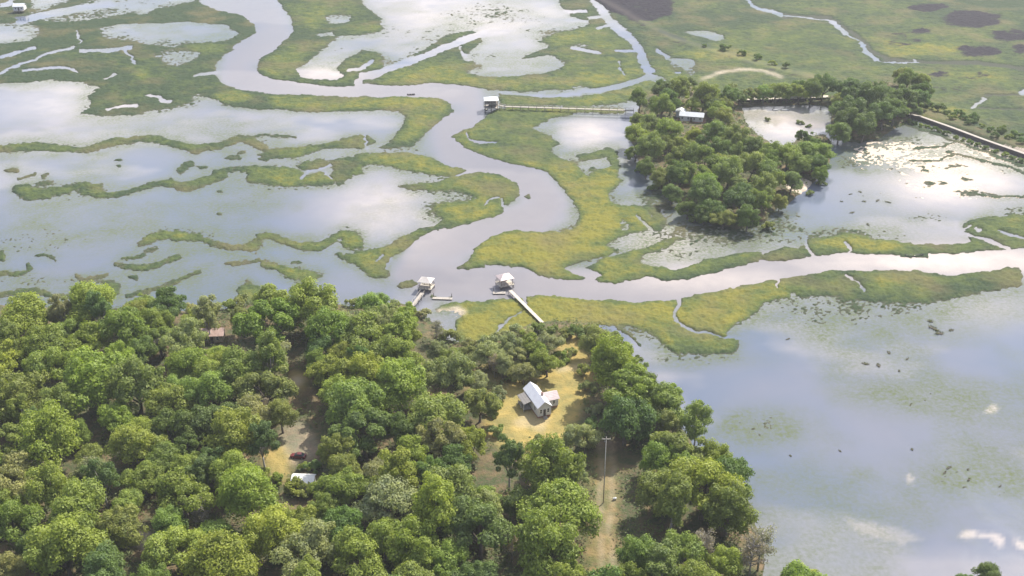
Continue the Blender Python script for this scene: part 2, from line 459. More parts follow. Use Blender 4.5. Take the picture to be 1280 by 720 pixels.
grass(.55, [(575, 172), (600, 158), (660, 160), (690, 172), (690, 190), (700, 203), (680, 205), (640, 198), (605, 190)])
grass(.6, [(620, 138), (690, 136), (700, 140), (680, 150), (640, 158), (600, 160)])
water([(718, 208), (730, 203), (742, 200), (760, 195), (763, 208), (745, 214), (735, 222), (727, 216)]); water([(776, 272), (783, 275), (793, 282), (785, 288), (778, 288)]); creek(3.4, [(796, 268), (806, 279), (816, 288)]); creek(3, [(583, 165), (588, 176), (600, 178), (620, 178)])
grass(.3, ell(659, 245, 5, 3)); grass(.3, ell(722, 217, 5, 2)); grass(.3, ell(740, 212, 5, 2))
grass(.5, [(805, 258), (820, 262), (832, 275), (828, 288), (818, 290), (822, 280)])
grass(.8, [(730, 336), (745, 328), (770, 320), (800, 312), (825, 303), (848, 298), (840, 306), (820, 314), (805, 320), (800, 328), (815, 333), (840, 336), (870, 330), (900, 322), (930, 316), (952, 314), (952, 322), (945, 328), (920, 334), (890, 342), (860, 349), (830, 351), (815, 345), (805, 346), (785, 352), (770, 356), (750, 354), (742, 350), (755, 346), (748, 341)])
grass(.55, [(860, 342), (900, 331), (952, 318), (952, 323), (920, 334), (870, 347)])
# --- strip north of the right channel
grass(.55, [(945, 322), (965, 312), (985, 308), (1000, 312), (1010, 300), (1045, 292), (1060, 291), (1075, 295), (1100, 299), (1130, 303), (1165, 306), (1205, 307), (1214, 301), (1204, 292), (1205, 277), (1230, 271), (1280, 268), (1380, 268), (1380, 310), (1280, 310), (1250, 313), (1210, 316), (1160, 318), (1110, 319), (1080, 318), (1055, 316), (1020, 320), (990, 324), (960, 326)])
grass(.85, [(1010, 303), (1060, 295), (1120, 303), (1140, 308), (1100, 315), (1050, 312)])
for w, p in ((3.6, [(1003, 298), (1010, 310), (1020, 322)]), (3.4, [(1055, 302), (1062, 308), (1062, 318)]), (4.2, [(1162, 276), (1190, 287), (1215, 295), (1240, 302), (1262, 311)]), (3.5, [(1194, 275), (1200, 290)]), (4, [(1246, 287), (1262, 293), (1290, 300)]), (3, [(1205, 287), (1216, 280)]), (4, [(1220, 285), (1227, 290)])): creek(w, p)
# --- marsh along the south bank
grass(.9, [(545, 386), (560, 380), (580, 376), (600, 375), (640, 372), (660, 371), (672, 369), (690, 370), (720, 373), (760, 376), (800, 377), (835, 376), (860, 371), (890, 365), (920, 360), (950, 354), (985, 347), (1010, 344), (1030, 341), (990, 362), (985, 372), (960, 378), (945, 390), (915, 405), (905, 415), (925, 432), (920, 442), (880, 443), (850, 440), (830, 430), (815, 415), (790, 407), (765, 405), (745, 415), (700, 430), (620, 440), (575, 430), (572, 410), (562, 396)])
grass(.55, [(985, 348), (1010, 344), (1030, 339), (1055, 337), (1080, 338), (1110, 337), (1150, 341), (1185, 344), (1210, 343), (1235, 338), (1262, 333), (1275, 333), (1278, 345), (1275, 358), (1245, 362), (1225, 365), (1200, 373), (1170, 377), (1140, 379), (1100, 378), (1060, 374), (1040, 370), (1000, 372), (985, 362)])
grass(.85, [(1085, 345), (1110, 342), (1135, 350), (1125, 360), (1100, 360)]); grass(.3, [(1170, 355), (1220, 348), (1272, 338), (1274, 357), (1220, 365), (1170, 376), (1150, 368)])
grass(.65, [(800, 395), (850, 405), (900, 412), (925, 432), (920, 442), (880, 443), (845, 438), (815, 415)])
grass(.95, [(600, 385), (650, 380), (640, 392), (620, 405), (596, 412), (585, 400)])
creek((5, 3), [(846, 364), (846, 380), (843, 395), (850, 405), (870, 413), (900, 420), (932, 426)]); creek(2.8, [(972, 350), (972, 362)]); creek(3, [(1055, 341), (1075, 353), (1079, 363)])
creek((6, 3), [(654, 368), (657, 378), (658, 386)]); creek(3, [(652, 390), (637, 399), (626, 410), (622, 418)])
water([(540, 392), (556, 388), (572, 390), (580, 396), (572, 402), (562, 412), (550, 416), (542, 405)])
creek((4, 7), [(748, 407), (770, 410), (783, 420), (798, 436)]); gline(.5, 3, [(770, 407), (785, 415), (800, 433)])
gline(.3, 3.5, [(540, 372), (556, 373), (566, 372)]); gline(.25, 4, [(1125, 319), (1160, 320)]); gline(.3, 3, [(572, 334), (590, 335)])

for p in ([(1140, 186), (1180, 184), (1192, 178)], [(1135, 201), (1170, 201), (1195, 193), (1215, 199), (1250, 206)], [(1180, 190), (1230, 201), (1262, 209), (1300, 222)], [(1205, 240), (1245, 246), (1290, 246)]): gline(.1, 3, p)
gline(.2, 4, [(1120, 152), (1150, 160), (1190, 174), (1230, 190), (1290, 211), (1360, 236)])
# --- upland: forested point in front, the wooded island, the second island
LAND = [(-200, 385), (0, 382), (100, 386), (200, 388), (260, 392), (320, 378), (420, 380), (440, 384), (490, 378), (515, 384), (540, 402), (552, 425), (590, 432), (640, 414), (690, 402), (730, 404), (760, 412), (778, 428), (792, 446), (812, 475), (845, 525), (872, 565), (900, 597), (935, 628), (950, 670), (955, 725), (990, 745), (1200, 752), (1420, 745), (1420, 900), (-200, 900)]
ISL = [(787, 170), (792, 148), (815, 116), (850, 104), (880, 110), (920, 123), (1040, 121), (1060, 112), (1100, 102), (1150, 112), (1156, 135), (1130, 155), (1100, 172), (1062, 178), (1040, 165), (1036, 132), (925, 133), (935, 158), (960, 176), (975, 190), (1000, 172), (1030, 166), (1040, 180), (1035, 212), (1010, 235), (978, 258), (955, 278), (920, 288), (880, 278), (850, 254), (820, 228), (797, 200)]
UP = np.maximum(fill(LAND), fill(ISL)).astype(float)
CAUSE = [(1110, 140), (1150, 148), (1190, 162), (1230, 177), (1290, 198), (1360, 222)]
UPC = fill(ribbon([(x, y - 8) for x, y in CAUSE], 9)).astype(float)
EMB = [(735, -10), (790, 22), (840, 48), (890, 63), (940, 78), (1000, 93), (1060, 108)]
EMBm = fill(ribbon(EMB, 9)).astype(float)

# --- colour fields
GOLD = np.zeros((NR, NC)); PALE = np.zeros((NR, NC)); RUSH = np.zeros((NR, NC))
def paint(A, v, pts): A[fill(pts)] = v
paint(GOLD, 1, [(606, 520), (625, 490), (650, 475), (690, 462), (735, 455), (742, 480), (728, 520), (712, 560), (690, 575), (630, 575), (608, 550)])
paint(GOLD, .85, [(690, 440), (720, 410), (750, 415), (770, 440), (760, 460), (720, 465)])
paint(GOLD, .5, [(575, 480), (610, 462), (660, 450), (690, 462), (640, 480), (600, 520)])
paint(GOLD, .9, [(330, 575), (350, 560), (365, 580), (360, 610), (335, 610)]); paint(GOLD, .8, ell(372, 485, 14, 14))
paint(GOLD, .6, ell(345, 520, 14, 12))
paint(GOLD, .3, ribbon([(748, 570), (752, 640), (748, 760)], 40))
paint(PALE, .22, [(345, 560), (362, 535), (384, 535), (404, 570), (392, 584), (365, 590)])
paint(PALE, .3, ribbon([(750, 560), (750, 640), (748, 760)], 4)); paint(PALE, .3, ribbon([(764, 560), (763, 640), (760, 760)], 4))
paint(PALE, .35, ribbon([(695, 470), (740, 462)], 6)); paint(PALE, .6, ell(372, 485, 8, 8)); paint(PALE, .25, [(640, 540), (655, 520), (690, 530), (680, 548)])
paint(PALE, .08, ribbon(EMB, 4)); paint(RUSH, .45, ribbon([(x, y + 5) for x, y in EMB], 5)); paint(PALE, .6, ell(180, 680, 14, 14)); paint(PALE, .75, ribbon([(878, 101), (897, 93), (928, 87), (955, 89), (978, 99)], (2, 3.6)))
paint(PALE, .8, [(543, 388), (572, 386), (584, 393), (570, 399), (552, 394)])
for x, y, a, b in ((805, 8, 46, 20), (775, 4, 28, 12), (1218, 25, 38, 11), (1160, 10, 27, 5), (1152, 40, 13, 5), (1146, 52, 9, 3), (1265, 45, 28, 7), (1225, 65, 32, 7), (1278, 62, 15, 6), (1170, 94, 13, 3), (1120, 43, 8, 2)): paint(RUSH, 1, ell(x, y, a, b))
paint(RUSH, .5, [(1090, 45), (1130, 40), (1145, 55), (1125, 62), (1100, 58)]); paint(RUSH, .35, ell(1220, 97, 45, 6)); paint(RUSH, .35, ell(1190, 112, 30, 7))
DITCH = np.zeros((NR, NC))
for p, w in (([(978, 20), (1040, 23), (1058, 38), (1072, 46), (1092, 66), (1112, 76), (1150, 78), (1220, 79), (1290, 88)], 5.5), ([(1232, 119), (1278, 119)], 2.5), ([(1222, 136), (1290, 137)], 2.5), ([(822, 40), (858, 52)], 4)): paint(DITCH, 1, ribbon(p, w))
# rough shore of the flats: pale sand and mud just breaking the surface
SAND = 0.9 * gauss(1160, 205, 60, 16) + 0.9 * gauss(1190, 235, 75, 22) + .8 * gauss(1105, 190, 35, 10) + .9 * gauss(1230, 190, 40, 10) + 0.4 * gauss(1000, 235, 20, 8)

# ------------------------------------------------------------------ heights
G[UPC > 0] = 1; G[EMBm > 0] = 1
wx = fbm(X, Y, 9, 4, 31); wy = fbm(X, Y, 9, 4, 57)
dxw = np.clip(np.abs(np.gradient(X, axis=1)), .2, None)
JJ, II = np.meshgrid(np.arange(NR), np.arange(NC), indexing='ij')
amp = 0.9 + 1.4 * np.clip((Y - 300) / 500, 0, 1)
fx = fbm(X, Y, 2.6, 2, 131); fy = fbm(X, Y, 2.6, 2, 157)
ii = np.clip(II + (wx * amp * 1.15 + fx * .75) / dxw, 0, NC - 1); jj = np.clip(JJ + (wy * 1.8 * amp * 1.15 + fy * 1.2) / np.gradient(YR)[:, None], 0, NR - 1)


def warp(A):
    i0 = ii.astype(int); j0 = jj.astype(int)
    i1 = np.minimum(i0 + 1, NC - 1); j1 = np.minimum(j0 + 1, NR - 1)
    fi = ii - i0; fj = jj - j0
    return (A[j0, i0] * (1 - fi) + A[j0, i1] * fi) * (1 - fj) + (A[j1, i0] * (1 - fi) + A[j1, i1] * fi) * fj


Gs = warp(blur(G, .8, .6))
G2 = blur(Gs, 6, 4); G3 = blur(Gs, 14, 12)
H = Gs * 2 - 1
fine = fbm(X, Y, 1.9, 2, 71); mid = fbm(X, Y, 7, 3, 91); big = fbm(X, Y, 45, 3, 15)
# drowned, soft-edged grass in the flats
SOFT = (.6 * gauss(140, 4, 100, 16) + .45 * gauss(50, 75, 60, 10) + .45 * gauss(200, 68, 40, 8) + .75 * gauss(1035, 395, 75, 26) + .7 * gauss(1110, 385, 70, 12) + .8 * gauss(950, 531, 42, 20) + .45 * gauss(1160, 500, 55, 22) + .4 * gauss(1090, 505, 45, 14) + .45 * gauss(1190, 600, 70, 28) + .5 * gauss(1260, 615, 22, 8)
        + .75 * gauss(560, 262, 55, 14) + .6 * gauss(430, 290, 40, 12) + .5 * gauss(240, 292, 40, 9) + .7 * gauss(505, 82, 40, 14) + .6 * gauss(600, 15, 60, 14) + .55 * gauss(590, 70, 60, 12) + .5 * gauss(710, 205, 30, 14) + .55 * gauss(690, 45, 50, 15)
        + .7 * gauss(60, 240, 50, 9) + .5 * gauss(80, 350, 90, 9) + .6 * gauss(350, 230, 60, 6) + .7 * gauss(860, 320, 50, 9) + .7 * gauss(1060, 290, 70, 7) + .8 * gauss(1160, 272, 30, 9) + .5 * gauss(1090, 250, 40, 18) + .7 * gauss(1050, 300, 60, 6)
        + .85 * gauss(830, 250, 30, 22) + .9 * gauss(900, 292, 60, 14) + .9 * gauss(960, 285, 35, 12) + .95 * gauss(1110, 185, 45, 17) + .8 * gauss(1070, 200, 30, 14) + .6 * gauss(160, 140, 50, 9) + .6 * gauss(200, 50, 90, 10) + .6 * gauss(40, 35, 80, 22) + .5 * gauss(100, 15, 90, 12)
        + .8 * gauss(870, 290, 50, 13) + .9 * gauss(930, 296, 50, 12) + .9 * gauss(975, 272, 30, 12) + .9 * gauss(822, 250, 18, 18) + .9 * gauss(1120, 195, 45, 18) + .6 * gauss(40, 300, 90, 22) + .5 * gauss(300, 255, 60, 14) + .45 * gauss(640, 20, 60, 18) + .45 * gauss(520, 45, 70, 22) + .5 * gauss(800, 410, 30, 12) + .5 * gauss(840, 450, 40, 12) + .4 * gauss(920, 450, 60, 10) + .45 * gauss(690, 160, 25, 8) + .6 * gauss(540, 392, 16, 6) + .5 * gauss(450, 375, 50, 10) + .5 * gauss(385, 345, 40, 12) + .5 * gauss(1270, 260, 40, 8) + .45 * gauss(540, 238, 40, 8)
        + .45 * gauss(1230, 215, 60, 6) + .35 * gauss(420, 60, 30, 10) + .5 * gauss(225, 130, 40, 10) + .3 * gauss(280, 160, 60, 10))
CH = [(255, -10), (300, 2), (340, 20), (348, 38), (325, 58), (300, 75), (292, 90), (320, 104), (420, 113), (520, 114), (590, 120), (590, 140), (555, 165), (560, 185), (610, 205), (665, 228), (690, 255), (670, 275), (600, 290), (530, 310), (505, 335), (560, 352), (700, 360), (800, 364), (950, 340), (1100, 328), (1290, 322)]
CHAN = blur(fill(ribbon(CH, (44, 50))).astype(float), 6, 6)
nearwater = np.clip(G2 * 2.2, 0, 1)
spk = blur(rng.random((NR, NC)) - .5, .6, .75); spk /= spk.std()
spk2 = blur(rng.random((NR, NC)) - .5, 2.2, 2.6); spk2 /= spk2.std()
OPENW = 1 - np.clip(blur(warp(CRK), 1, 1) * 1.6, 0, 1)
flat = (Gs < .5) * (1 - np.clip(CHAN * 1.3, 0, 1)) * OPENW
clump = np.clip(.95 + .55 * mid + .3 * big, .4, 1.4)
SOFTF = np.clip(SOFT * OPENW * .95 * clump + (.5 * np.clip(G2 * 1.3, 0, 1) + .75 * np.clip(G3 * 1.3, 0, 1) * np.clip(.55 + 1.6 * big + .5 * mid, 0, 1)) * flat, 0, 1.1)
calm = 1 - np.clip(SOFTF * 3, 0, .8) * (Gs < .5)
Hs = H + (mid * .22 + fine * .35) * calm + (Gs < .5) * (SOFTF * 1.02 + (.29 * spk + .06 * spk2) * np.clip(SOFTF * 2.2, 0, 1))
Hs = np.where((Gs >= .5) & (G2 < .97), Hs + .12 * spk * flat, Hs)
SAND = SAND * (Gs < .5)
Hs = np.maximum(Hs, np.where(SAND > .12, -1 + SAND * .95 + mid * .65 + fine * .4 + .1, -2))
sand_mask = (SAND > .15) & (mid < .45)
z = np.where(Hs > 0, 0.05 + .75 * (1 - np.exp(-1.3 * Hs)) * np.where(Gs > .5, .45 + .55 * np.clip(G2 * 1.8 - .75, 0, 1), .35) + .16 * fine * np.clip(Hs, 0, 1) + .12 * spk * np.clip(Hs, 0, 1), np.maximum(-.5, Hs * .6))
z = np.where(sand_mask & (Hs > 0), 0.02 + .06 * Hs, z)
z = np.where((warp(DITCH) > .5) & (z > 0), np.minimum(z, .12), z)
# upland rises gently from its shore
U = blur(warp(blur(UP, 2, 2)), 1, 1)
Ub = blur(UP, 14, 14)
up_h = np.clip((Ub - .45) * 2.2, 0, 1) * 1.7 + .35
U2 = np.clip((U - .35 + .15 * mid) / .3, 0, 1)
z = z * (1 - U2) + (up_h + .18 * fine + .4 * big) * U2
CZ = blur(UPC, 1.2, 1.2); z = z * (1 - CZ) + CZ * 1.6
EZ = blur(EMBm, 1.2, 1.2); z = z * (1 - EZ) + EZ * .9
z[PY < -25] = np.maximum(z[PY < -25], -.5)
U2 = np.maximum(U2, CZ * .6)


def ground_z(x, y):
    j = int(np.clip(np.searchsorted(YR, y), 0, NR - 1))
    i = int(np.clip(round((x / HW[j] + 1) * .5 * (NC - 1)), 0, NC - 1))
    return float(z[j, i])


def grid_mesh(name, X, Y, Z, attrs, mat):
    nr, nc = X.shape
    co = np.stack([X, Y, Z], -1).reshape(-1, 3).astype(np.float32)
    idx = np.arange(nr * nc, dtype=np.int32).reshape(nr, nc)
    q = np.stack([idx[:-1, :-1], idx[:-1, 1:], idx[1:, 1:], idx[1:, :-1]], -1).reshape(-1, 4)
    me = bpy.data.meshes.new(name)
    me.vertices.add(nr * nc); me.vertices.foreach_set('co', co.ravel())
    me.loops.add(q.size); me.loops.foreach_set('vertex_index', q.ravel())
    me.polygons.add(len(q)); me.polygons.foreach_set('loop_start', np.arange(0, q.size, 4, dtype=np.int32))
    me.polygons.foreach_set('use_smooth', np.ones(len(q), bool))
    me.update(calc_edges=True)
    for an, arr in attrs.items():
        a = me.color_attributes.new(an, 'FLOAT_COLOR', 'POINT')
        a.data.foreach_set('color', np.concatenate([arr.reshape(-1, 3), np.ones((nr * nc, 1))], 1).astype(np.float32).ravel())
    me.materials.append(mat)
    o = bpy.data.objects.new(name, me)
    COL.objects.link(o)
    return o


tone = np.clip(blur(warp(TONE), 3, 3) + .34 * big + .2 * mid - .18 * np.clip((Y - 480) / 330, 0, 1), 0, 1)
tone = tone - .4 * np.clip(1.15 - G2 * 1.25, 0, 1) - .1
tone = np.where(Gs < .5, tone * .75, tone)
tone = np.clip(tone, 0, 1)
A1 = np.stack([tone, U2, blur(warp(GOLD), 3, 3)], -1)
A2 = np.stack([np.maximum(blur(warp(PALE), 2, 2), sand_mask * 1.0), np.clip((blur(warp(RUSH), 3, 3) - .42 + .55 * mid + .25 * fine) * 3.2, 0, 1), blur(warp(DITCH), 1, .7)], -1)

# land material
m, nt, b = new_mat('marsh_and_soil')
h = NT(nt)
pos = h.n('ShaderNodeNewGeometry').outputs['Position']
a1 = h.n('ShaderNodeAttribute', attribute_name='cover_a'); a2 = h.n('ShaderNodeAttribute', attribute_name='cover_b')
s1 = h.n('ShaderNodeSeparateColor'); h.link(a1.outputs['Color'], s1.inputs[0])
s2 = h.n('ShaderNodeSeparateColor'); h.link(a2.outputs['Color'], s2.inputs[0])
sx = h.n('ShaderNodeSeparateXYZ'); h.link(pos, sx.inputs[0])
n_f = h.noise(pos, 0.9, 4.0, 0.65); n_m = h.noise(pos, 0.16, 4.0, 0.6, 0.4); n_b = h.noise(pos, 0.035, 3.0, 0.55)
t = h.math('ADD', s1.outputs[0], h.math('MULTIPLY', h.math('SUBTRACT', n_m, .5), 1.1))
t = h.math('ADD', t, h.math('MULTIPLY', h.math('SUBTRACT', n_f, .5), .6))
g = h.mix(h.ramp(t, .1, .5), (.028, .046, .022), (.066, .088, .026))
g = h.mix(h.ramp(t, .5, .95), g, (.150, .140, .026))
g = h.mix(h.ramp(n_b, .5, .68, 0, .55), g, (.12, .10, .05))
n_st = h.noise(h.scalevec(pos, (.35, 1, 1)), .5, 4.0, .65, 1.0)
g = h.mix(h.ramp(n_st, .55, .72, 0, .55), g, (.055, .07, .03))
g = h.mix(h.math('MULTIPLY', s2.outputs[1], 1.0), g, (.012, .010, .017))
g = h.mix(h.math('MULTIPLY', s2.outputs[2], .9), g, (.022, .036, .028))
bank = h.ramp(sx.outputs[2], .24, .06)
g = h.mix(h.math('MULTIPLY', bank, .55), g, (.075, .065, .05))
lit = h.mix(h.ramp(n_m, .33, .55), (.165, .115, .065), (.055, .07, .03))
lit = h.mix(h.ramp(n_f, .45, .7), lit, (.10, .075, .05))
lit = h.mix(s1.outputs[2], lit, h.mix(h.ramp(n_m, .35, .65), (.33, .245, .08), (.19, .165, .062)))
c = h.mix(s1.outputs[1], g, lit)
c = h.mix(s2.outputs[0], c, h.mix(n_f, (.56, .48, .40), (.40, .32, .25)))
h.link(c, b.inputs['Base Color'])
b.inputs['Roughness'].default_value = .9
b.inputs['Specular IOR Level'].default_value = .15
bp = h.n('ShaderNodeBump'); bp.inputs['Strength'].default_value = .7; bp.inputs['Distance'].default_value = .5
h.link(h.noise(pos, 1.4, 4.0, .7), bp.inputs['Height']); h.link(bp.outputs[0], b.inputs['Normal'])
tag(grid_mesh('ground', X, Y, z, {'cover_a': A1, 'cover_b': A2}, m), kind='structure')

# ------------------------------------------------------------------ water: one level sheet, painted sky glint and silt in its colour
sj = np.unique(np.concatenate([np.arange(0, n_fine, 3), np.arange(n_fine, NR)])); si = np.arange(0, NC, 3)
sub = np.ix_(sj, si)
GLINTS = np.zeros((NR, NC))  # small bright sky reflections put into the lagoon's colour
for k_, p_ in ((.3, [(1050, 645), (1085, 652), (1115, 660), (1150, 676), (1125, 682), (1095, 672), (1070, 660)]), (.62, [(1194, 668), (1215, 663), (1240, 666), (1257, 675), (1252, 682), (1238, 672), (1215, 668), (1202, 673)]), (.62, [(1266, 672), (1290, 684), (1282, 690), (1268, 679)]), (.75, ell(1238, 514, 8, 5)), (.6, ell(1138, 597, 4, 7))): GLINTS[fill(p_)] = k_
GLINTS = blur(warp(GLINTS), .8, .8)
glint_silt = (GLINTS + 1.0 * gauss(1225, 190, 90, 24) + .9 * gauss(1190, 230, 90, 28) + .9 * gauss(970, 150, 70, 24)  # wide patches of cloud glint painted pale into the water
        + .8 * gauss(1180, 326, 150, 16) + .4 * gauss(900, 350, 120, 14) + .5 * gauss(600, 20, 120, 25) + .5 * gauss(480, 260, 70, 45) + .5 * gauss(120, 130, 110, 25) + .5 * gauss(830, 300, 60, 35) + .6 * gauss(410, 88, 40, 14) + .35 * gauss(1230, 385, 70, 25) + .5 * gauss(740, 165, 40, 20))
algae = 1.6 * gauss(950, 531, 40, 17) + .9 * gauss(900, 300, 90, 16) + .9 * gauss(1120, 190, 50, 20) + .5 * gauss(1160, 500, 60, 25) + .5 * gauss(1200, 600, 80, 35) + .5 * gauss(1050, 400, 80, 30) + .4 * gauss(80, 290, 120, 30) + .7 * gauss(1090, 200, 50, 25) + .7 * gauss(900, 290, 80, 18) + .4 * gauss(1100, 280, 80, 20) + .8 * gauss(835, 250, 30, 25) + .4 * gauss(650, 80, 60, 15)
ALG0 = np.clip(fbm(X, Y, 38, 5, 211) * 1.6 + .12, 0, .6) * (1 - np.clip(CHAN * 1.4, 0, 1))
glint_silt = glint_silt + np.clip(fbm(X * .6, Y, 55, 5, 251) * 1.3, 0, .22) * (1 - .5 * CHAN)
wa = np.stack([np.clip(glint_silt, 0, 1), np.clip(algae + .95 * np.clip(SOFTF, 0, 1) + (.75 * np.clip(G2 * 2.2, 0, 1) + .45 * np.clip(G3 * 1.6, 0, 1)) * (1 - np.clip(CHAN * 1.4, 0, 1)) * OPENW + ALG0, 0, 1), CHAN], -1)[sub]
m, nt, b = new_mat('tidal_water')
h = NT(nt)
pos = h.n('ShaderNodeNewGeometry').outputs['Position']
a1 = h.n('ShaderNodeAttribute', attribute_name='glint_silt')
s1 = h.n('ShaderNodeSeparateColor'); h.link(a1.outputs['Color'], s1.inputs[0])
n_b = h.noise(pos, .012, 4.0, .6, .5); n_m = h.noise(pos, .09, 4.0, .6)
c = h.mix(h.ramp(n_b, .35, .65), (.088, .112, .165), (.118, .128, .168))
c = h.mix(h.math('MULTIPLY', s1.outputs[2], .7), c, (.155, .140, .142))
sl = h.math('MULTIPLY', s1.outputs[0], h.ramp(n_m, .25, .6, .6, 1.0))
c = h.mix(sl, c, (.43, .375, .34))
n_s = h.noise(pos, .75, 4.0, .7)
mott = h.math('MULTIPLY', h.ramp(n_m, .3, .62, .45, 1.0), h.ramp(n_s, .34, .62, .3, 1.15))
c = h.mix(h.math('MULTIPLY', s1.outputs[1], mott, clamp=True), c, (.088, .105, .058))
h.link(h.math('MULTIPLY_ADD', h.math('MULTIPLY', s1.outputs[1], mott), -.4, .5, clamp=True), b.inputs['Specular IOR Level'])
h.link(c, b.inputs['Base Color'])
b.inputs['IOR'].default_value = 1.40
rg = h.ramp(h.noise(h.scalevec(pos, (1, .5, 1)), .022, 5.0, .65, .8), .4, .62, .04, .15)
h.link(rg, b.inputs['Roughness'])
bp = h.n('ShaderNodeBump'); bp.inputs['Strength'].default_value = .2; bp.inputs['Distance'].default_value = .08
h.link(h.noise(h.scalevec(pos, (1, .6, 1)), 1.1, 4.0, .6), bp.inputs['Height']); h.link(bp.outputs[0], b.inputs['Normal'])
tag(grid_mesh('water', X[sub], Y[sub], np.zeros((len(sj), len(si))), {'glint_silt': wa}, m), kind='structure')

# ------------------------------------------------------------------ vegetation prototypes
def leaf_faces(mb, pts, nrm, sizes, rnd):
    for p, n, s in zip(pts, nrm, sizes):
        n = n.normalized()
        a = n.orthogonal().normalized()
        a = Matrix.Rotation(rnd.uniform(0, 6.283), 3, n) @ a
        c = n.cross(a)
        l, w = s * rnd.uniform(.8, 1.3), s * rnd.uniform(.5, .8)
        b0 = len(mb.v)
        mb.v += [tuple(p - a * l * .5), tuple(p + c * w * .5 + n * s * .12), tuple(p + a * l * .5), tuple(p - c * w * .5 + n * s * .12)]
        mb.f.append((b0, b0 + 3, b0 + 2, b0 + 1))


def rdir(rnd, zmin=-1.0):
    while True:
        v = Vector((rnd.gauss(0, 1), rnd.gauss(0, 1), rnd.gauss(0, 1))).normalized()
        if v.z > zmin: return v


def crown_mesh(seed, Rc, zc, hz, nlobe, nleaf, leaf, loose=0.0, lobe=(.2, .34)):
    rnd = random.Random(seed)
    lobes = []
    sq = rnd.uniform(.72, 1.3)
    for k in range(nlobe):
        d = rdir(rnd, -.5)
        q = rnd.uniform(.45, .95)
        c = Vector((d.x * Rc * q * sq, d.y * Rc * q / sq, zc + d.z * hz * q + rnd.uniform(-.06, .06) * Rc))
        lobes.append((c, Rc * rnd.uniform(*lobe) * rnd.choice((.7, 1, 1, 1.25))))
    tot = sum(r * r for _, r in lobes)
    mb = MB(); pts, ns, ss = [], [], []
    for c, r in lobes:
        for k in range(int(nleaf * r * r / tot)):
            d = rdir(rnd, -.6)
            q = rnd.uniform(.82, 1.08 + loose * .3) if rnd.random() > .2 else rnd.uniform(.35, .8)
            lump = 1 + .16 * math.sin(d.x * 7 + c.x * 3) * math.sin(d.y * 6 + c.y * 2) + .1 * math.sin(d.z * 9 + c.z)
            p = c + Vector((d.x, d.y, d.z * .82)) * r * q * lump
            if any((p - c2).length < r2 * .62 for c2, r2 in lobes if c2 is not c): continue
            pts.append(p)
            ns.append(d + Vector((0, 0, .35)) + Vector((rnd.gauss(0, 1), rnd.gauss(0, 1), rnd.gauss(0, 1))) * .42)
            ss.append(leaf * rnd.uniform(.65, 1.35))
    leaf_faces(mb, pts, ns, ss, rnd)
    return mb, lobes


def trunk_mesh(seed, zc, lobes, r0):
    rnd = random.Random(seed + 900)
    mb = MB()
    fork = Vector((rnd.uniform(-.4, .4), rnd.uniform(-.4, .4), zc * .45))
    mb.tube([(0, 0, -.4), (0, 0, .3), fork * .5 + Vector((.1, 0, 0)), fork], [r0 * 1.5, r0 * 1.1, r0 * .9, r0 * .75], 8)
    for c, r in lobes[:8]:
        m_ = (fork + c) * .5 + Vector((rnd.uniform(-.4, .4), rnd.uniform(-.4, .4), rnd.uniform(-.2, .5)))
        mb.tube([fork - Vector((0, 0, .2)), m_, c], [r0 * .5, r0 * .33, r0 * .14], 6)
    return mb


def proto(name, seed, Rc, zc, hz, nlobe, nleaf, leaf, r0, loose=0.0, bark='bark', lobe=(.19, .33)):
    root = empty(name, (0, 0, -500))
    mb, lobes = crown_mesh(seed, Rc, zc, hz, nlobe, nleaf, leaf, loose, lobe)
    mb.build('crown', M['leaf'], root)
    trunk_mesh(seed, zc, lobes, r0).build('trunk', M[bark], root, True)
    return root


def bare_proto(seed, Hh):
    rnd = random.Random(seed)
    root = empty('bare_tree', (0, 0, -500))
    mb = MB(); tips = []
    mb.tube([(0, 0, -.4), (.1, 0, Hh * .35), (-.1, .15, Hh * .7), (.1, .1, Hh)], [.28, .22, .13, .03], 7)
    br = MB()
    for k in range(26):
        h0 = Hh * rnd.uniform(.3, .97)
        a = rnd.uniform(0, 6.283); L = (Hh - h0 * .6) * rnd.uniform(.25, .42)
        p0 = Vector((0, 0, h0)); p2 = p0 + Vector((math.cos(a) * L, math.sin(a) * L, L * rnd.uniform(.25, .8)))
        p1 = (p0 + p2) / 2 + Vector((0, 0, -.2 * L * rnd.random()))
        br.tube([p0, p1, p2], [.13, .09, .04], 5)
        for q in range(7):
            s = p0.lerp(p2, rnd.uniform(.3, 1)); e = s + rdir(rnd, -.2) * L * rnd.uniform(.2, .45)
            br.tube([s, (s + e) / 2 + rdir(rnd) * .1, e], [.07, .05, .03], 4); tips += [e, (s + e) / 2]
    mb.build('trunk', M['pale_bark'], root, True)
    br.build('branches', M['pale_bark'], root)
    lf = MB()
    pts, ns, ss = [], [], []
    for tpt in tips:
        for k in range(7):
            pts.append(tpt + rdir(rnd) * .7 - Vector((0, 0, .2))); ns.append(rdir(rnd)); ss.append(rnd.uniform(.25, .5))
    leaf_faces(lf, pts, ns, ss, rnd)
    lf.build('hanging_moss', M['leaf'], root)
    return root


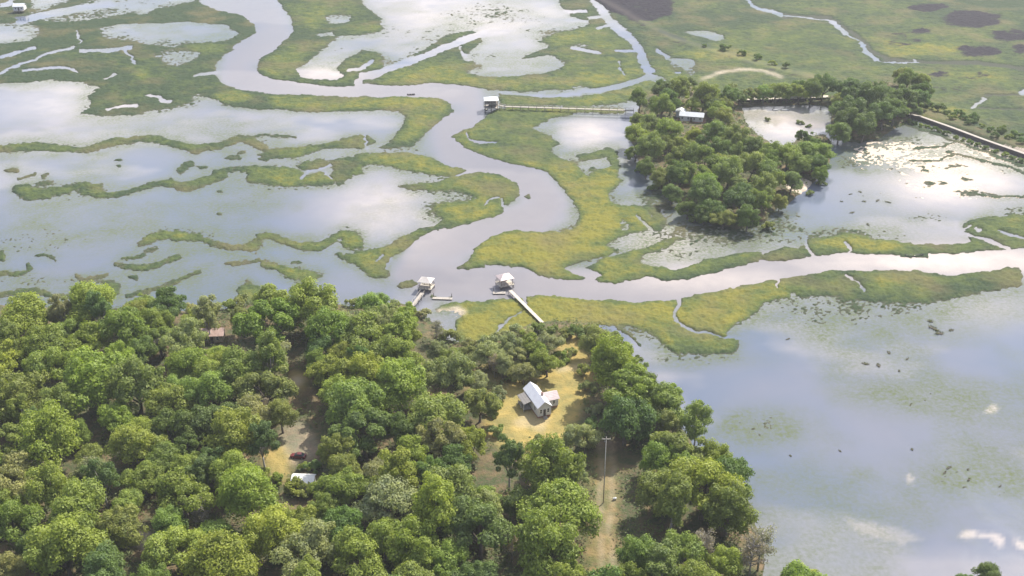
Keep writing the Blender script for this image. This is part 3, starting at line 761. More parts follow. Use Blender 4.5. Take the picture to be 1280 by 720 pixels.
OAK = []
for s in range(9):
    rr = random.Random(s * 5 + 1)
    OAK.append(proto('broadleaf_tree', 100 + s, 5.6, 6.3 + rr.uniform(-.4, .9), 4.7 + rr.uniform(-.5, .9), rr.choice((40, 50, 60, 70)), 13500, .47, .42, rr.uniform(.4, 1.3), 'bark', (.13, .25)))
TALL = [proto('broadleaf_tree', 200 + s, 4.2, 8.8, 6.4, 44, 9500, .44, .3, 1.0, 'pale_bark', (.14, .26)) for s in range(3)]
SHRUB = [proto('shrub', 300 + s, 2.3, 1.2, 1.5, 12, 1500, .42, .09, .3) for s in range(4)]
BARE = [bare_proto(400 + s, 13.0) for s in range(2)]
PROTOS = OAK + TALL + SHRUB + BARE

COLS = {'bright yellow-green': (.190, .232, .048), 'fresh green': (.158, .208, .048), 'deep green': (.100, .148, .046), 'olive green': (.160, .190, .058), 'grey-green': (.210, .225, .115)}
LANDMARKS = [((670, 500), 'white gabled house'), ((752, 600), 'utility pole'), ((372, 573), 'maroon car'), ((380, 612), 'white shed roof'), ((266, 423), 'rusty pink cottage roof'), ((530, 362), 'short dock'), ((650, 380), 'long dock walkway'),
             ((862, 148), 'long white island roof'), ((980, 127), 'pond bulkhead'), ((0, 720), "photo's lower left corner"), ((0, 385), 'left end of the shoreline'), ((0, 550), "photo's left edge midpoint"),
             ((560, 715), "photo's bottom edge midpoint"), ((280, 715), "photo's bottom edge left quarter"), ((140, 540), 'forest heart at lower left'), ((930, 280), "island's nearest tip"), ((1150, 148), 'upper end of the causeway'), ((1280, 185), 'right end of the causeway'),
             ((880, 560), 'shore of the right lagoon'), ((430, 640), 'forest dip below the shed'), ((960, 700), "lower end of the right shore"), ((470, 480), 'forest between cottage and house')]
LANDMARKS = [l for l in LANDMARKS if 'heart' not in l[1] and 'dip' not in l[1] and 'between' not in l[1]]
ORD = ['nearest', 'second', 'third', 'fourth', 'fifth', 'sixth', 'seventh', 'eighth', 'ninth', 'tenth', 'eleventh', 'twelfth', 'thirteenth', 'fourteenth', 'fifteenth', 'sixteenth', 'seventeenth', 'eighteenth', 'nineteenth', 'twentieth', 'twenty-first', 'twenty-second', 'twenty-third', 'twenty-fourth', 'twenty-fifth', 'twenty-sixth', 'twenty-seventh', 'twenty-eighth', 'twenty-ninth', 'thirtieth']
PLANTS = []        # (root, px, py, description, category, group)


def plant(protos, x, y, scale, colname, form, cat, group, zscale=1.0, jitter=.16):
    pr = random.choice(protos)
    o = copy_tree(pr)
    o.location = (x, y, ground_z(x, y) - .05)
    o.rotation_euler = (random.uniform(-.06, .06), random.uniform(-.06, .06), random.uniform(0, 6.283))
    o.scale = (scale * random.uniform(.92, 1.08), scale * random.uniform(.92, 1.08), scale * zscale)
    c = COLS[colname]
    k = random.uniform(1 - jitter, 1 + jitter)
    if cat == 'bare': c = (.21, .19, .165)
    for ch in KIDS[o.name]:
        ch.color = (c[0] * k * random.uniform(.9, 1.1), c[1] * k, c[2] * k * random.uniform(.85, 1.2), 1)
    hh = {'tree': 7.5, 'shrub': 1.5, 'bare': 8}[cat] * scale * zscale
    px, py, _ = proj(x, y, ground_z(x, y) + hh)
    PLANTS.append((o, px, py, colname, form, cat, group))
    return o


def inside(px, py, poly):
    r = False
    for i in range(len(poly)):
        x1, y1 = poly[i]; x2, y2 = poly[(i + 1) % len(poly)]
        if (y1 > py) != (y2 > py) and px < x1 + (x2 - x1) * (py - y1) / (y2 - y1): r = not r
    return r


# places the trees leave open, as seen in the photo
OPEN = [[(612, 522), (628, 496), (645, 478), (700, 470), (735, 452), (738, 480), (722, 520), (708, 550), (660, 556), (630, 562), (616, 548)],
        [(743, 556), (780, 558), (771, 640), (766, 720), (741, 720), (745, 640)], [(935, 655), (965, 655), (968, 720), (930, 720)],
        [(328, 582), (350, 550), (368, 530), (385, 532), (404, 560), (406, 582), (385, 596), (334, 600)],
        [(366, 599), (394, 599), (394, 608), (368, 606)],
        [(258, 414), (278, 414), (280, 430), (256, 430)],
        [(362, 470), (382, 468), (386, 495), (366, 498)],
        [(168, 668), (190, 660), (192, 690), (172, 694)], [(186, 455), (200, 440), (214, 470), (200, 478)],
        [(510, 350), (560, 350), (560, 384), (510, 384)], [(615, 340), (690, 365), (690, 408), (670, 402), (630, 370), (615, 365)],
        [(535, 384), (590, 372), (660, 372), (690, 400), (600, 428), (540, 418)],
        [(700, 405), (716, 432), (738, 450), (720, 470), (700, 470)]]
SITES = []
SHORE_TOP = [(-80, 372), (0, 366), (60, 368), (115, 354), (160, 366), (212, 354), (255, 378), (290, 380), (330, 350), (390, 352), (425, 366), (466, 353), (490, 378), (530, 392), (560, 415), (600, 425), (640, 408), (690, 408), (720, 398), (750, 408), (775, 432), (800, 444), (840, 478), (880, 530), (930, 580), (960, 605), (985, 660), (1000, 680), (1300, 690)]


def too_high(x, y, rad, hc, zs=1.0):
    px, py, s = proj(x, y, ground_z(x, y) + hc)
    lim = np.interp(px, [p[0] for p in SHORE_TOP], [p[1] for p in SHORE_TOP])
    return lim - (py - rad * s * .92)




def free(x, y, rad, k=.74):
    return all((x - a) ** 2 + (y - b_) ** 2 > (k * (rad + c)) ** 2 for a, b_, c in SITES)


def clear_view(x, y, rad, hc):
    g = ground_z(x, y)
    px, py, s = proj(x, y, g + hc)
    for t in range(12):
        a = t * math.pi / 6
        qx, qy = px + math.cos(a) * rad * s * .85, py + math.sin(a) * rad * s * .8
        for p in OPEN:
            if inside(qx, qy, p): return False
    for p in OPEN:
        if inside(px, py, p): return False
    return True


def try_tree(x, y, sc, col, kind='oak', force=False, group='trees of the forested point'):
    rad = {'oak': 5.6, 'tall': 4.0}[kind] * sc
    hc = {'oak': 7.2, 'tall': 9.5}[kind] * sc
    if group.endswith('point') and too_high(x, y, rad, hc) > 2: return False
    if not force and (not free(x, y, rad) or not clear_view(x, y, rad, hc)): return False
    SITES.append((x, y, rad))
    plant(OAK if kind == 'oak' else TALL, x, y, sc, col, ('broad domed' if sc > 1.12 else 'rounded' if sc > .85 else 'small') if kind == 'oak' else 'tall narrow', 'tree', group, random.uniform(.9, 1.2))
    return True


# prominent crowns picked out by eye (pixel of the crown's middle, radius in pixels, colour)
Y_, F_, D_, O_, G_ = 'bright yellow-green', 'fresh green', 'deep green', 'olive green', 'grey-green'
KEY = [(115, 382, 26, Y_), (30, 384, 26, Y_), (212, 380, 22, D_), (155, 408, 28, F_), (190, 404, 20, Y_), (60, 432, 28, F_), (110, 430, 22, Y_), (118, 470, 34, Y_), (25, 492, 30, O_), (212, 502, 28, Y_), (262, 498, 24, F_), (292, 545, 32, Y_),
       (345, 376, 26, F_), (335, 400, 34, F_), (390, 385, 30, F_), (410, 415, 28, F_), (466, 382, 20, F_), (462, 425, 30, O_), (500, 452, 24, Y_), (430, 450, 20, Y_), (440, 505, 32, F_), (400, 440, 20, D_), (500, 480, 30, Y_), (455, 540, 30, D_), (540, 515, 32, F_), (470, 560, 26, Y_), (515, 575, 24, Y_), (430, 590, 22, O_), (330, 480, 30, O_), (300, 470, 26, F_),
       (560, 470, 24, G_), (555, 440, 20, G_), (595, 478, 15, G_), (600, 540, 22, D_), (638, 438, 16, G_), (660, 434, 16, Y_), (685, 432, 14, G_), (612, 446, 16, G_), (590, 440, 16, G_), (700, 425, 12, O_), (628, 462, 12, G_), (645, 452, 14, G_), (672, 448, 12, Y_),
       (765, 462, 30, Y_), (790, 490, 34, Y_), (782, 524, 30, D_), (810, 530, 32, F_), (835, 512, 26, O_), (850, 560, 28, O_), (825, 575, 24, F_), (880, 610, 36, Y_), (830, 610, 28, O_), (790, 605, 30, F_), (910, 640, 30, O_), (945, 640, 20, D_), (730, 550, 18, G_), (775, 670, 26, Y_), (800, 700, 24, F_), (850, 690, 24, F_), (745, 430, 16, O_), (757, 450, 18, F_),
       (560, 620, 34, O_), (620, 590, 40, O_), (690, 590, 34, F_), (700, 640, 36, Y_), (680, 690, 40, Y_), (600, 660, 36, D_), (520, 690, 30, Y_), (450, 700, 32, F_), (430, 660, 28, D_), (560, 700, 24, F_),
       (170, 560, 26, Y_), (60, 555, 34, Y_), (95, 640, 34, F_), (60, 620, 28, Y_), (150, 660, 26, O_), (80, 690, 36, Y_), (230, 620, 30, F_), (310, 620, 34, Y_), (220, 690, 30, Y_), (340, 670, 32, Y_), (290, 600, 24, F_), (20, 600, 26, G_), (15, 660, 30, F_), (180, 600, 22, Y_)]
for px, py, rp, col in KEY:
    hc = 7.2
    for it in range(2):
        g = at(px, py, hc + 1.0)
        s = proj(g.x, g.y, hc)[2]
        sc = rp / s / 5.0
        hc = 7.2 * sc
    ex = too_high(g.x, g.y, 5.6 * sc, 7.2 * sc)
    if ex > 0:
        g = at(px, py + ex, 7.2 * sc)
    if free(g.x, g.y, 5.6 * sc, .5) and clear_view(g.x, g.y, 5.2 * sc, 7.2 * sc):
        SITES.append((g.x, g.y, 5.6 * sc))
        plant(OAK, g.x, g.y, sc, col, 'broad domed' if sc > 1.12 else 'rounded' if sc > .85 else 'small', 'tree', 'trees of the forested point', random.uniform(.95, 1.15))
# fill the rest of the wood
lw = [at(px, py) for px, py in LAND]
lpoly = [(p.x, p.y) for p in lw]
cnt = 0
for k in range(9000):
    x, y = random.uniform(-165, 70), random.uniform(172, 352)
    if not inside(x, y, lpoly): continue
    px, py, _ = proj(x, y, 6)
    if px < -60 or px > 1010 or py > 790: continue
    sc = random.choice((.8, .9, 1.0, 1.1, 1.2, 1.3)) * random.uniform(.92, 1.08) * (1.0 if k < 4000 else .62)
    n = vn = float(vnoise(np.array([x / 26.]), np.array([y / 26.]), 5)[0])
    col = random.choices([Y_, F_, D_, O_, G_], [3 + 4 * n, 4, 5 - 3 * n, 3, 1.5])[0]
    kind = 'tall' if random.random() < .13 else 'oak'
    if 540 < px < 750 and py < 475: sc *= .68; kind = 'oak'; col = random.choice((G_, Y_, O_, G_))
    if try_tree(x, y, sc, col, kind): cnt += 1
    if cnt > 150: break
# bare, moss hung trees
for px, py, sc in ((950, 690, 1.0), (938, 705, .9), (566, 470, .8), (880, 690, .8), (480, 470, .7), (618, 465, .6), (255, 650, .75), (120, 600, .8), (330, 520, .7), (60, 690, .8), (545, 520, .75), (640, 690, .7), (200, 440, .6), (400, 460, .7), (545, 420, .6)):
    g = at(px, py, 7 * sc)
    plant(BARE, g.x, g.y, sc, G_, 'bare', 'bare', 'bare grey trees')
# tree tops rising from below the frame at lower right
for px, py, sc, col in ((1008, 722, .8, Y_), (1236, 718, .62, D_), (1208, 738, .6, D_)):
    g = at(px, py, 7 * sc)
    SITES.append((g.x, g.y, 5 * sc))
    plant(OAK, g.x, g.y, sc, col, 'small', 'tree', 'trees of the forested point')
# low scrub along the shores and in clearings
SH = [(690, 420, 1.2, O_), (705, 425, 1.4, O_), (650, 422, 1.5, G_), (630, 430, 1.5, G_), (670, 418, 1.3, O_), (720, 425, 1.5, D_), (735, 420, 1.3, O_), (610, 440, 1.5, G_), (590, 436, 1.3, G_), (560, 425, 1.4, O_), (765, 425, 1.1, O_), (780, 440, 1.2, Y_), (795, 452, 1.1, O_), (800, 465, 1.2, F_), (745, 520, 1.2, G_), (732, 562, 1.2, G_), (738, 535, 1.0, D_), (716, 552, .9, F_), (685, 462, 1.2, D_), (640, 478, .9, O_), (615, 505, 1.1, O_), (660, 460, 1.0, D_), (530, 395, 1.2, G_), (512, 392, 1.3, O_), (495, 388, 1.2, G_), (440, 382, 1.1, O_), (300, 380, 1.3, O_), (285, 385, 1.2, Y_), (240, 388, 1.1, G_),
      (625, 500, 1.2, G_), (612, 520, 1.1, Y_), (700, 452, 1.2, Y_), (712, 448, 1.0, G_), (728, 470, 1.1, O_), (732, 490, 1.2, G_), (648, 466, 1.1, G_), (620, 545, 1.1, O_), (672, 556, .9, O_), (392, 590, 1.0, D_), (405, 575, 1.1, F_), (330, 600, 1.1, Y_), (345, 606, 1.0, Y_), (915, 612, 1.1, O_), (870, 580, 1.0, F_), (890, 590, 1.1, O_), (380, 588, .8, F_), (371, 618, 1.3, Y_), (383, 622, 1.2, O_), (397, 618, 1.1, Y_), (366, 610, .9, O_)]
for px, py, sc, col in SH:
    g = at(px, py, 1.5)
    plant(SHRUB, g.x, g.y, sc * random.uniform(.9, 1.1), col, 'low', 'shrub', 'low shrubs along the shore and clearings')

# the wooded island
IOPEN = [[(844, 138), (884, 144), (884, 150), (844, 146)], [(925, 138), (1032, 134), (1030, 158), (1000, 160), (975, 178), (960, 170), (940, 160)], [(920, 120), (1036, 118), (1036, 132), (920, 134)]]
OPEN_SAVE = OPEN; OPEN = IOPEN
ipoly = [(p.x, p.y) for p in [at(*q) for q in ISL]]
for px, py, rp, col in ((800, 165, 15, F_), (815, 185, 16, D_), (835, 165, 15, D_), (826, 135, 14, F_), (850, 112, 14, D_), (880, 120, 15, D_), (868, 170, 10, Y_), (850, 178, 10, Y_), (895, 165, 16, D_), (920, 175, 17, O_), (880, 200, 18, F_), (910, 215, 18, O_), (940, 205, 17, O_), (850, 215, 16, D_), (880, 240, 18, D_), (925, 245, 18, D_), (955, 235, 16, O_), (960, 215, 15, F_), (985, 195, 15, F_), (1010, 190, 15, F_), (1020, 205, 12, D_), (990, 225, 12, D_), (840, 238, 12, D_), (935, 268, 14, D_), (905, 268, 12, D_), (975, 250, 9, D_), (1060, 135, 18, D_), (1090, 120, 20, D_), (1125, 118, 18, D_), (1080, 155, 15, D_), (1050, 158, 15, D_), (1105, 140, 16, D_), (1140, 130, 12, D_), (1060, 108, 14, D_), (1000, 110, 13, D_), (985, 112, 11, F_), (970, 111, 12, D_), (955, 113, 11, D_), (1015, 110, 13, D_), (1030, 106, 14, D_), (940, 114, 11, D_), (925, 116, 11, D_), (912, 120, 12, D_), (900, 135, 14, F_), (890, 130, 13, D_), (905, 150, 12, D_), (865, 128, 12, D_), (838, 128, 13, D_), (812, 150, 12, F_), (795, 185, 11, D_), (808, 205, 12, D_), (825, 215, 13, D_), (860, 255, 12, D_), (880, 262, 12, D_), (925, 230, 15, O_), (900, 190, 15, D_), (870, 220, 15, F_), (890, 255, 15, D_), (945, 250, 14, D_), (970, 225, 13, D_), (1000, 205, 13, F_), (1028, 190, 12, D_), (1025, 215, 10, D_), (940, 185, 14, D_), (965, 195, 13, F_), (1150, 122, 11, D_), (1118, 138, 14, D_), (1075, 118, 16, D_), (1060, 150, 14, D_)):
    hc = 6.5
    if col == D_ and px < 1045: col = random.choice((D_, D_, F_, O_))
    for it in range(2):
        g = at(px, py, hc + .8); s = proj(g.x, g.y, hc)[2]; sc = rp / s / 4.9; hc = 7.2 * sc
    SITES.append((g.x, g.y, 5.6 * sc))
    plant(OAK, g.x, g.y, sc, col, 'broad domed' if sc > 1.12 else 'rounded' if sc > .85 else 'small', 'tree', 'trees of the wooded island', random.uniform(.85, 1.05))
cnt = 0
for k in range(3000):
    x, y = random.uniform(40, 330), random.uniform(400, 720)
    if not inside(x, y, ipoly): continue
    if try_tree(x, y, random.uniform(.6, 1.0), random.choice((D_, D_, F_, O_)), 'oak', group='trees of the wooded island'): cnt += 1
    if cnt > 34: break
print('TREES', len(PLANTS))
OPEN = OPEN_SAVE
for px, py, sc, col in ((1148, 136, 1.1, D_), (1160, 135, 1.3, D_), (1173, 138, 1.6, D_), (1184, 143, 1.1, D_), (1196, 144, 1.4, D_), (1204, 148, 1.0, D_), (1218, 150, 1.5, D_), (1212, 156, 1.1, D_), (1228, 160, .9, F_), (1238, 165, 1.0, D_), (1252, 166, 1.5, D_), (1270, 170, 1.3, D_), (1262, 174, .9, F_), (1142, 153, .9, D_), (1153, 156, .8, F_), (1168, 161, .9, D_), (1184, 166, .8, D_), (1196, 170, .7, F_), (1213, 177, .9, D_), (1232, 184, .8, D_), (1256, 192, .9, F_), (1275, 200, .8, D_), (1120, 143, 1.3, D_), (1136, 150, .8, D_), (1160, 157, .7, F_), (1176, 163, .8, D_), (1205, 173, .7, O_), (1222, 180, .8, D_), (1245, 188, .7, F_), (1266, 196, .8, D_), (1190, 150, .9, F_), (1244, 172, .9, D_), (1278, 180, 1.1, D_), (906, 62, 1.6, D_), (928, 68, 1.3, D_), (946, 74, 1.4, D_), (880, 58, .8, D_), (982, 84, 1.2, D_), (965, 80, 1.0, F_), (868, 275, 1.2, O_), (960, 284, 1.2, O_), (815, 235, 1.1, D_), (800, 212, 1.1, D_), (1028, 228, .9, O_), (1012, 240, .9, O_), (960, 148, .8, O_), (1000, 152, .9, O_), (1012, 156, .8, O_)):
    g = at(px, py, 1.2)
    plant(SHRUB, g.x, g.y, sc, col, 'low', 'shrub', 'shrubs along the causeway and island shore')

# ground-hugging undergrowth between the trunks: one mass
ub = MB(); rnd_ = random.Random(77); up_, un_, us_ = [], [], []
for k in range(38000):
    isle = k >= 26000
    if isle:
        x, y = random.uniform(40, 330), random.uniform(400, 720)
        if not inside(x, y, ipoly): continue
    else:
        x, y = random.uniform(-165, 75), random.uniform(172, 352)
        if not inside(x, y, lpoly): continue
    px, py, _ = proj(x, y, 1)
    if not (-60 < px < 1400 and py < 790): continue
    if any(inside(px, py, p) for p in (IOPEN[1:2] if isle else OPEN)): continue
    if not isle and vnoise(np.array([x / 7.]), np.array([y / 7.]), 9)[0] < .38: continue
    gz = ground_z(x, y)
    for q in range(4):
        hgt = random.uniform(.1, 1.5)
        up_.append(Vector((x + random.gauss(0, .5), y + random.gauss(0, .5), gz + hgt))); un_.append(Vector((random.gauss(0, .5), random.gauss(0, .5), 1))); us_.append(random.uniform(.35, .85) * (1.7 if isle else 1))
leaf_faces(ub, up_, un_, us_, rnd_)
uo = ub.build('undergrowth', M['leaf']); uo.color = (.085, .11, .04, 1)
tag(uo, 'low green undergrowth covering the forest floor', 'undergrowth', kind='stuff')

# remove the prototypes, then give every plant a label of its own
for r_ in PROTOS:
    for ch in KIDS[r_.name]: bpy.data.objects.remove(ch)
    bpy.data.objects.remove(r_)
sect = {}
for i, (o, px, py, colname, form, cat, group) in enumerate(PLANTS):
    best = min(LANDMARKS, key=lambda l: (l[0][0] - px) ** 2 + ((l[0][1] - py) * 1.25) ** 2)
    dx, dy = px - best[0][0], py - best[0][1]
    word = ('left of' if dx < 0 else 'right of') if abs(dx) > abs(dy) else ('above' if dy < 0 else 'below')
    sect.setdefault((best[1], word, 'shrub' if cat == 'shrub' else 'tree'), []).append((math.hypot(dx, dy), i))
for (lm, word, ct), lst in sect.items():
    lst.sort()
    for n, (d, i) in enumerate(lst):
        o, px, py, colname, form, cat, group = PLANTS[i]
        if cat == 'bare': desc = 'bare grey tree'
        elif cat == 'shrub': desc = f'low {colname} shrub'
        else: desc = f'{form} {colname} tree'
        o_ = ORD[min(n, len(ORD) - 1)]
        tag(o, f'{desc}, {o_} {ct} {word} the {lm}', 'shrub' if cat == 'shrub' else 'tree', group)

# ------------------------------------------------------------------ dark tussocks standing in the right lagoon
def tussock_proto(seed):
    rnd = random.Random(seed)
    root = empty('marsh_tussock', (0, 0, -500))
    mb = MB(); n = 10
    ring = [[(math.cos(t) * r * rnd.uniform(.8, 1.2) * 1.5, math.sin(t) * r * rnd.uniform(.8, 1.2), zz) for t in [k * 2 * math.pi / n for k in range(n)]] for r, zz in ((.75, -.2), (.62, .12), (.3, .25))]
    for rg_ in ring: mb.v += rg_
    for j in range(2):
        for k in range(n): mb.f.append((j * n + k, j * n + (k + 1) % n, (j + 1) * n + (k + 1) % n, (j + 1) * n + k))
    mb.f.append(tuple(2 * n + k for k in range(n)))
    mb.build('mud_base', M['dark_wood'], root, True)
    bl = MB()
    for k in range(90):
        a = rnd.uniform(0, 6.283); r = rnd.random() ** .5
        p = Vector((math.cos(a) * r * .95, math.sin(a) * r * .6, .1)); d = Vector((math.cos(a) * .35, math.sin(a) * .35, rnd.uniform(.5, .9)))
        s = Vector((-math.sin(a), math.cos(a), 0)) * .05
        bl.poly([p - s, p + s, p + d])
    bl.build('grass_blades', M['leaf'], root)
    return root


TUS = [tussock_proto(s) for s in range(3)]
TP = [(1163, 402, 1.5), (1167, 411, 1.7), (1174, 417, 1.6), (1189, 413, 1.1), (1082, 455, 1.4), (1098, 457, 1.5), (1124, 464, 1.1), (1111, 441, 1.2), (1134, 449, 1.1), (985, 424, 1), (1050, 564, .8), (1140, 562, 1.1), (988, 570, 1), (1186, 585, 1.1), (1181, 591, 1.1), (1210, 587, .9), (1211, 600, 1.2), (1250, 608, .8), (1080, 252, 1.5), (1097, 251, 1.5), (1110, 253, 1.5), (1065, 266, 1.4), (1085, 281, 1.5), (1052, 252, 1.3), (1063, 243, 1.2), (1075, 240, 1.2)]
order = sorted(range(len(TP)), key=lambda i: TP[i][0])
for rank, i in enumerate(order):
    px, py, sc = TP[i]
    g = at(px, py)
    o = copy_tree(TUS[rank % 3])
    o.location = (g.x, g.y, 0); o.rotation_euler.z = random.uniform(0, 6.28); sc *= .5 if py < 300 or px < 1150 or py > 430 else .7; o.scale = (sc * random.uniform(.9, 2.0), sc * random.uniform(.6, 1.2), sc * .8)
    for ch in KIDS[o.name]: ch.color = (.085, .095, .05, 1)
    far_side = py < 300
    grp = [j for j in order if (TP[j][1] < 300) == far_side]
    r_ = grp.index(i)
    tag(o, f"dark grass tussock, {'leftmost' if r_ == 0 else ORD[r_] + ' from the left'} in the {'shallows right of the island' if far_side else 'large right-hand lagoon'}", 'tussock', 'dark tussocks in the shallows')
for r_ in TUS:
    for ch in KIDS[r_.name]: bpy.data.objects.remove(ch)
    bpy.data.objects.remove(r_)

# ------------------------------------------------------------------ building helpers (local x along the ridge)
def gable(root, L, W, wall_h, rise, z0, wall, roof, over=.45, cx=0., cy=0., ridge='x', name_roof='roof', name_wall='walls'):
    """gabled block centred on cx, cy in the parent's space"""
    def T(a, b_, c_): return (cx + a, cy + b_, c_) if ridge == 'x' else (cx - b_, cy + a, c_)
    mb = MB(); hl, hw = L / 2, W / 2; zt = z0 + wall_h
    P_ = [T(-hl, -hw, z0), T(hl, -hw, z0), T(hl, hw, z0), T(-hl, hw, z0), T(-hl, -hw, zt), T(hl, -hw, zt), T(hl, hw, zt), T(-hl, hw, zt), T(-hl, 0, zt + rise), T(hl, 0, zt + rise)]
    mb.v += P_
    mb.f += [(3, 2, 1, 0), (0, 1, 5, 4), (2, 3, 7, 6), (1, 2, 6, 9, 5), (3, 0, 4, 8, 7), (4, 5, 9, 8), (6, 7, 8, 9)]
    w = mb.build(name_wall, wall, root)
    r = MB(); k = rise / hw; lo = zt - over * k + .12; hi = zt + rise + .12; ol = hl + over; ow = hw + over
    r.slab([T(-ol, -ow, lo), T(ol, -ow, lo), T(ol, 0, hi), T(-ol, 0, hi)], .1)
    r.slab([T(-ol, .003, hi), T(ol, .003, hi), T(ol, ow, lo), T(-ol, ow, lo)], .1)
    rf = r.build(name_roof, roof, root)
    return w, rf


def window(parent_wall, root, x, y, zc, w, hgt, face):
    """window on the face whose outward normal is face ('+x','-y',...)"""
    along_x = face[1] == 'y'; s = 1 if face[0] == '+' else -1
    def bx(mb, u, zz, su, sz, dep, t):
        if along_x: mb.box(x + u, y + s * dep, zz, su, t, sz)
        else: mb.box(x + s * dep, y + u, zz, t, su, sz)
    fr = MB()
    for u in (-w / 2, w / 2): bx(fr, u, zc, .09, hgt + .09, .035, .07)
    for zz in (-hgt / 2, hgt / 2): bx(fr, 0, zc + zz, w - .09, .09, .035, .07)
    bx(fr, 0, zc, w - .09, .04, .035, .05)
    f = fr.build('window', M['trim'], root)
    pn = MB(); bx(pn, 0, zc, w - .09, hgt - .09, .012, .02)
    p = pn.build('pane', M['glass'], f)
    return f


def door(root, x, y, z0, w, hgt, face, mat):
    along_x = face[1] == 'y'; s = 1 if face[0] == '+' else -1
    d = MB()
    if along_x: d.box(x, y + s * .03, z0 + hgt / 2, w, .06, hgt)
    else: d.box(x + s * .03, y, z0 + hgt / 2, .06, w, hgt)
    dd = d.build('door', mat, root)
    k = MB()
    if along_x: k.box(x + w * .38, y + s * .09, z0 + hgt * .48, .08, .06, .12)
    else: k.box(x + s * .09, y + w * .38, z0 + hgt * .48, .06, .08, .12)
    k.build('handle', M['hub'], dd)
    return dd


# ---- the white house in the clearing
hp = at(671.5, 517)
hz = ground_z(hp.x, hp.y)
d1, d2 = at(662, 492, 4), at(680, 517, 4)
ang = math.atan2(d2.y - d1.y, d2.x - d1.x)
house = empty('house', (hp.x, hp.y, hz), ang, 'white house with a pale metal gabled roof, side wing and porch in the golden clearing', 'house')
house.scale = (.98, .74, 1.0)
W_, R_ = gable(house, 11.5, 5.6, 3.0, 1.7, .7, M['white_wall'], M['white_roof'], .3)
W2, R2 = gable(house, 5.4, 4.0, 2.6, 1.2, .7, M['white_wall'], M['pink_roof'], .4, 0.0, 5.2, 'y', 'wing_roof', 'wing_walls')
fm = MB().box(0, 0, .3, 11.2, 5.3, .79)
fm.build('foundation', M['brick'], house)
MB().box(0, 5.2, .3, 3.7, 5.0, .78).build('foundation', M['brick'], house)
for x in (-3.6, -.2, 3.4): window(W_, house, x, -2.8, 2.3, 1.0, 1.4, '-y')
for y in (-1.5, 1.5): window(W_, house, 5.75, y, 2.3, .9, 1.4, '+x')
for x in (3.6, -4.2): window(W_, house, x, 2.8, 2.3, .9, 1.3, '+y')
window(W2, house, 2.0, 6.0, 2.1, .9, 1.2, '+x'); window(W2, house, 0, 7.9, 2.1, .9, 1.2, '+y')
door(house, 5.75, 0, .7, 1.0, 2.1, '+x', M['dark_wood'])
st = MB()
for k in range(3): st.box(6.15 + .3 * k, 0, .58 - .2 * k - .15, .3, 1.6, .3)
st.build('steps', M['deck'], house)
MB().box(1.7, 1.0, 5.35, .55, .55, 1.5).build('chimney', M['brick'], R_)
# porch on the left side
MB().box(-1.6, -4.6, .62, 5.0, 3.3, .16).build('porch_deck', M['deck'], house)
MB().slab([(-4.4, -6.4, 2.75), (1.2, -6.4, 2.75), (1.2, -2.95, 3.45), (-4.4, -2.95, 3.45)], .09).build('porch_roof', M['grey_wall'], house)
for x, y in ((-4.0, -6.15), (-1.6, -6.15), (.8, -6.15)): MB().tube([(x, y, -.3), (x, y, 2.72)], [.09, .09], 6).build('porch_post', M['trim'], house)
MB().box(-1.6, -5.95, 1.05, 4.7, .05, .7).build('porch_screen', M['screen'], house)

# ---- small white shed below the dirt clearing, L shaped roof
sp = at(381, 613)
shed = empty('shed', (sp.x, sp.y, ground_z(sp.x, sp.y)), R(-3), 'small shed with a white metal roof half hidden by trees below the maroon car', 'shed')
gable(shed, 5.6, 2.6, 2.3, .5, 0, M['white_wall'], M['tank'], .3)
gable(shed, 3.4, 2.2, 2.1, .45, 0, M['white_wall'], M['tank'], .25, 1.75, -2.3, 'y', 'side_roof', 'side_walls')
door(shed, -1, -1.3, 0, 1.0, 2.0, '-y', M['dark_wood']); window(None, shed, -2.2, -1.3, 1.4, .7, .7, '-y')

# ---- cottage with a rusty pink roof in the left wood
cp = at(268, 432)
cot = empty('cottage', (cp.x, cp.y, ground_z(cp.x, cp.y)), R(4), 'cottage with a rusty pink roof and cream gable hidden among the left-hand trees', 'cottage')
gable(cot, 7.0, 4.6, 2.7, 1.3, .4, M['tan_wall'], M['brown_roof'], .5)
MB().box(0, 0, .1, 6.8, 4.4, .6).build('foundation', M['brick'], cot)
window(None, cot, -1.8, -2.3, 1.9, .9, 1.2, '-y'); window(None, cot, 1.8, -2.3, 1.9, .9, 1.2, '-y'); door(cot, 0, -2.3, .4, .95, 2.05, '-y', M['dark_wood']); window(None, cot, -3.5, 0, 1.9, .9, 1.2, '-x')

# ---- long white roofed building on the island
ip = at(864, 155)
ih = empty('island_house', (ip.x, ip.y, ground_z(ip.x, ip.y)), R(-14), 'long low building with a white metal roof among trees on the wooded island', 'house')
gable(ih, 11.5, 4.6, 2.8, 1.3, .4, M['white_wall'], M['far_roof'], .5)
gable(ih, 4.5, 4.4, 2.8, 1.1, .4, M['white_wall'], M['far_roof'], .4, -6.2, 4.9, 'y', 'wing_roof', 'wing_walls')
for x in (-4.5, -1.5, 1.5, 4.5): window(None, ih, x, -2.75, 2.0, 1.0, 1.2, '-y')
door(ih, 0, -2.75, .4, 1.0, 2.1, '-y', M['dark_wood'])
MB().box(0, 0, .1, 14.6, 5.2, .6).build('foundation', M['brick'], ih)

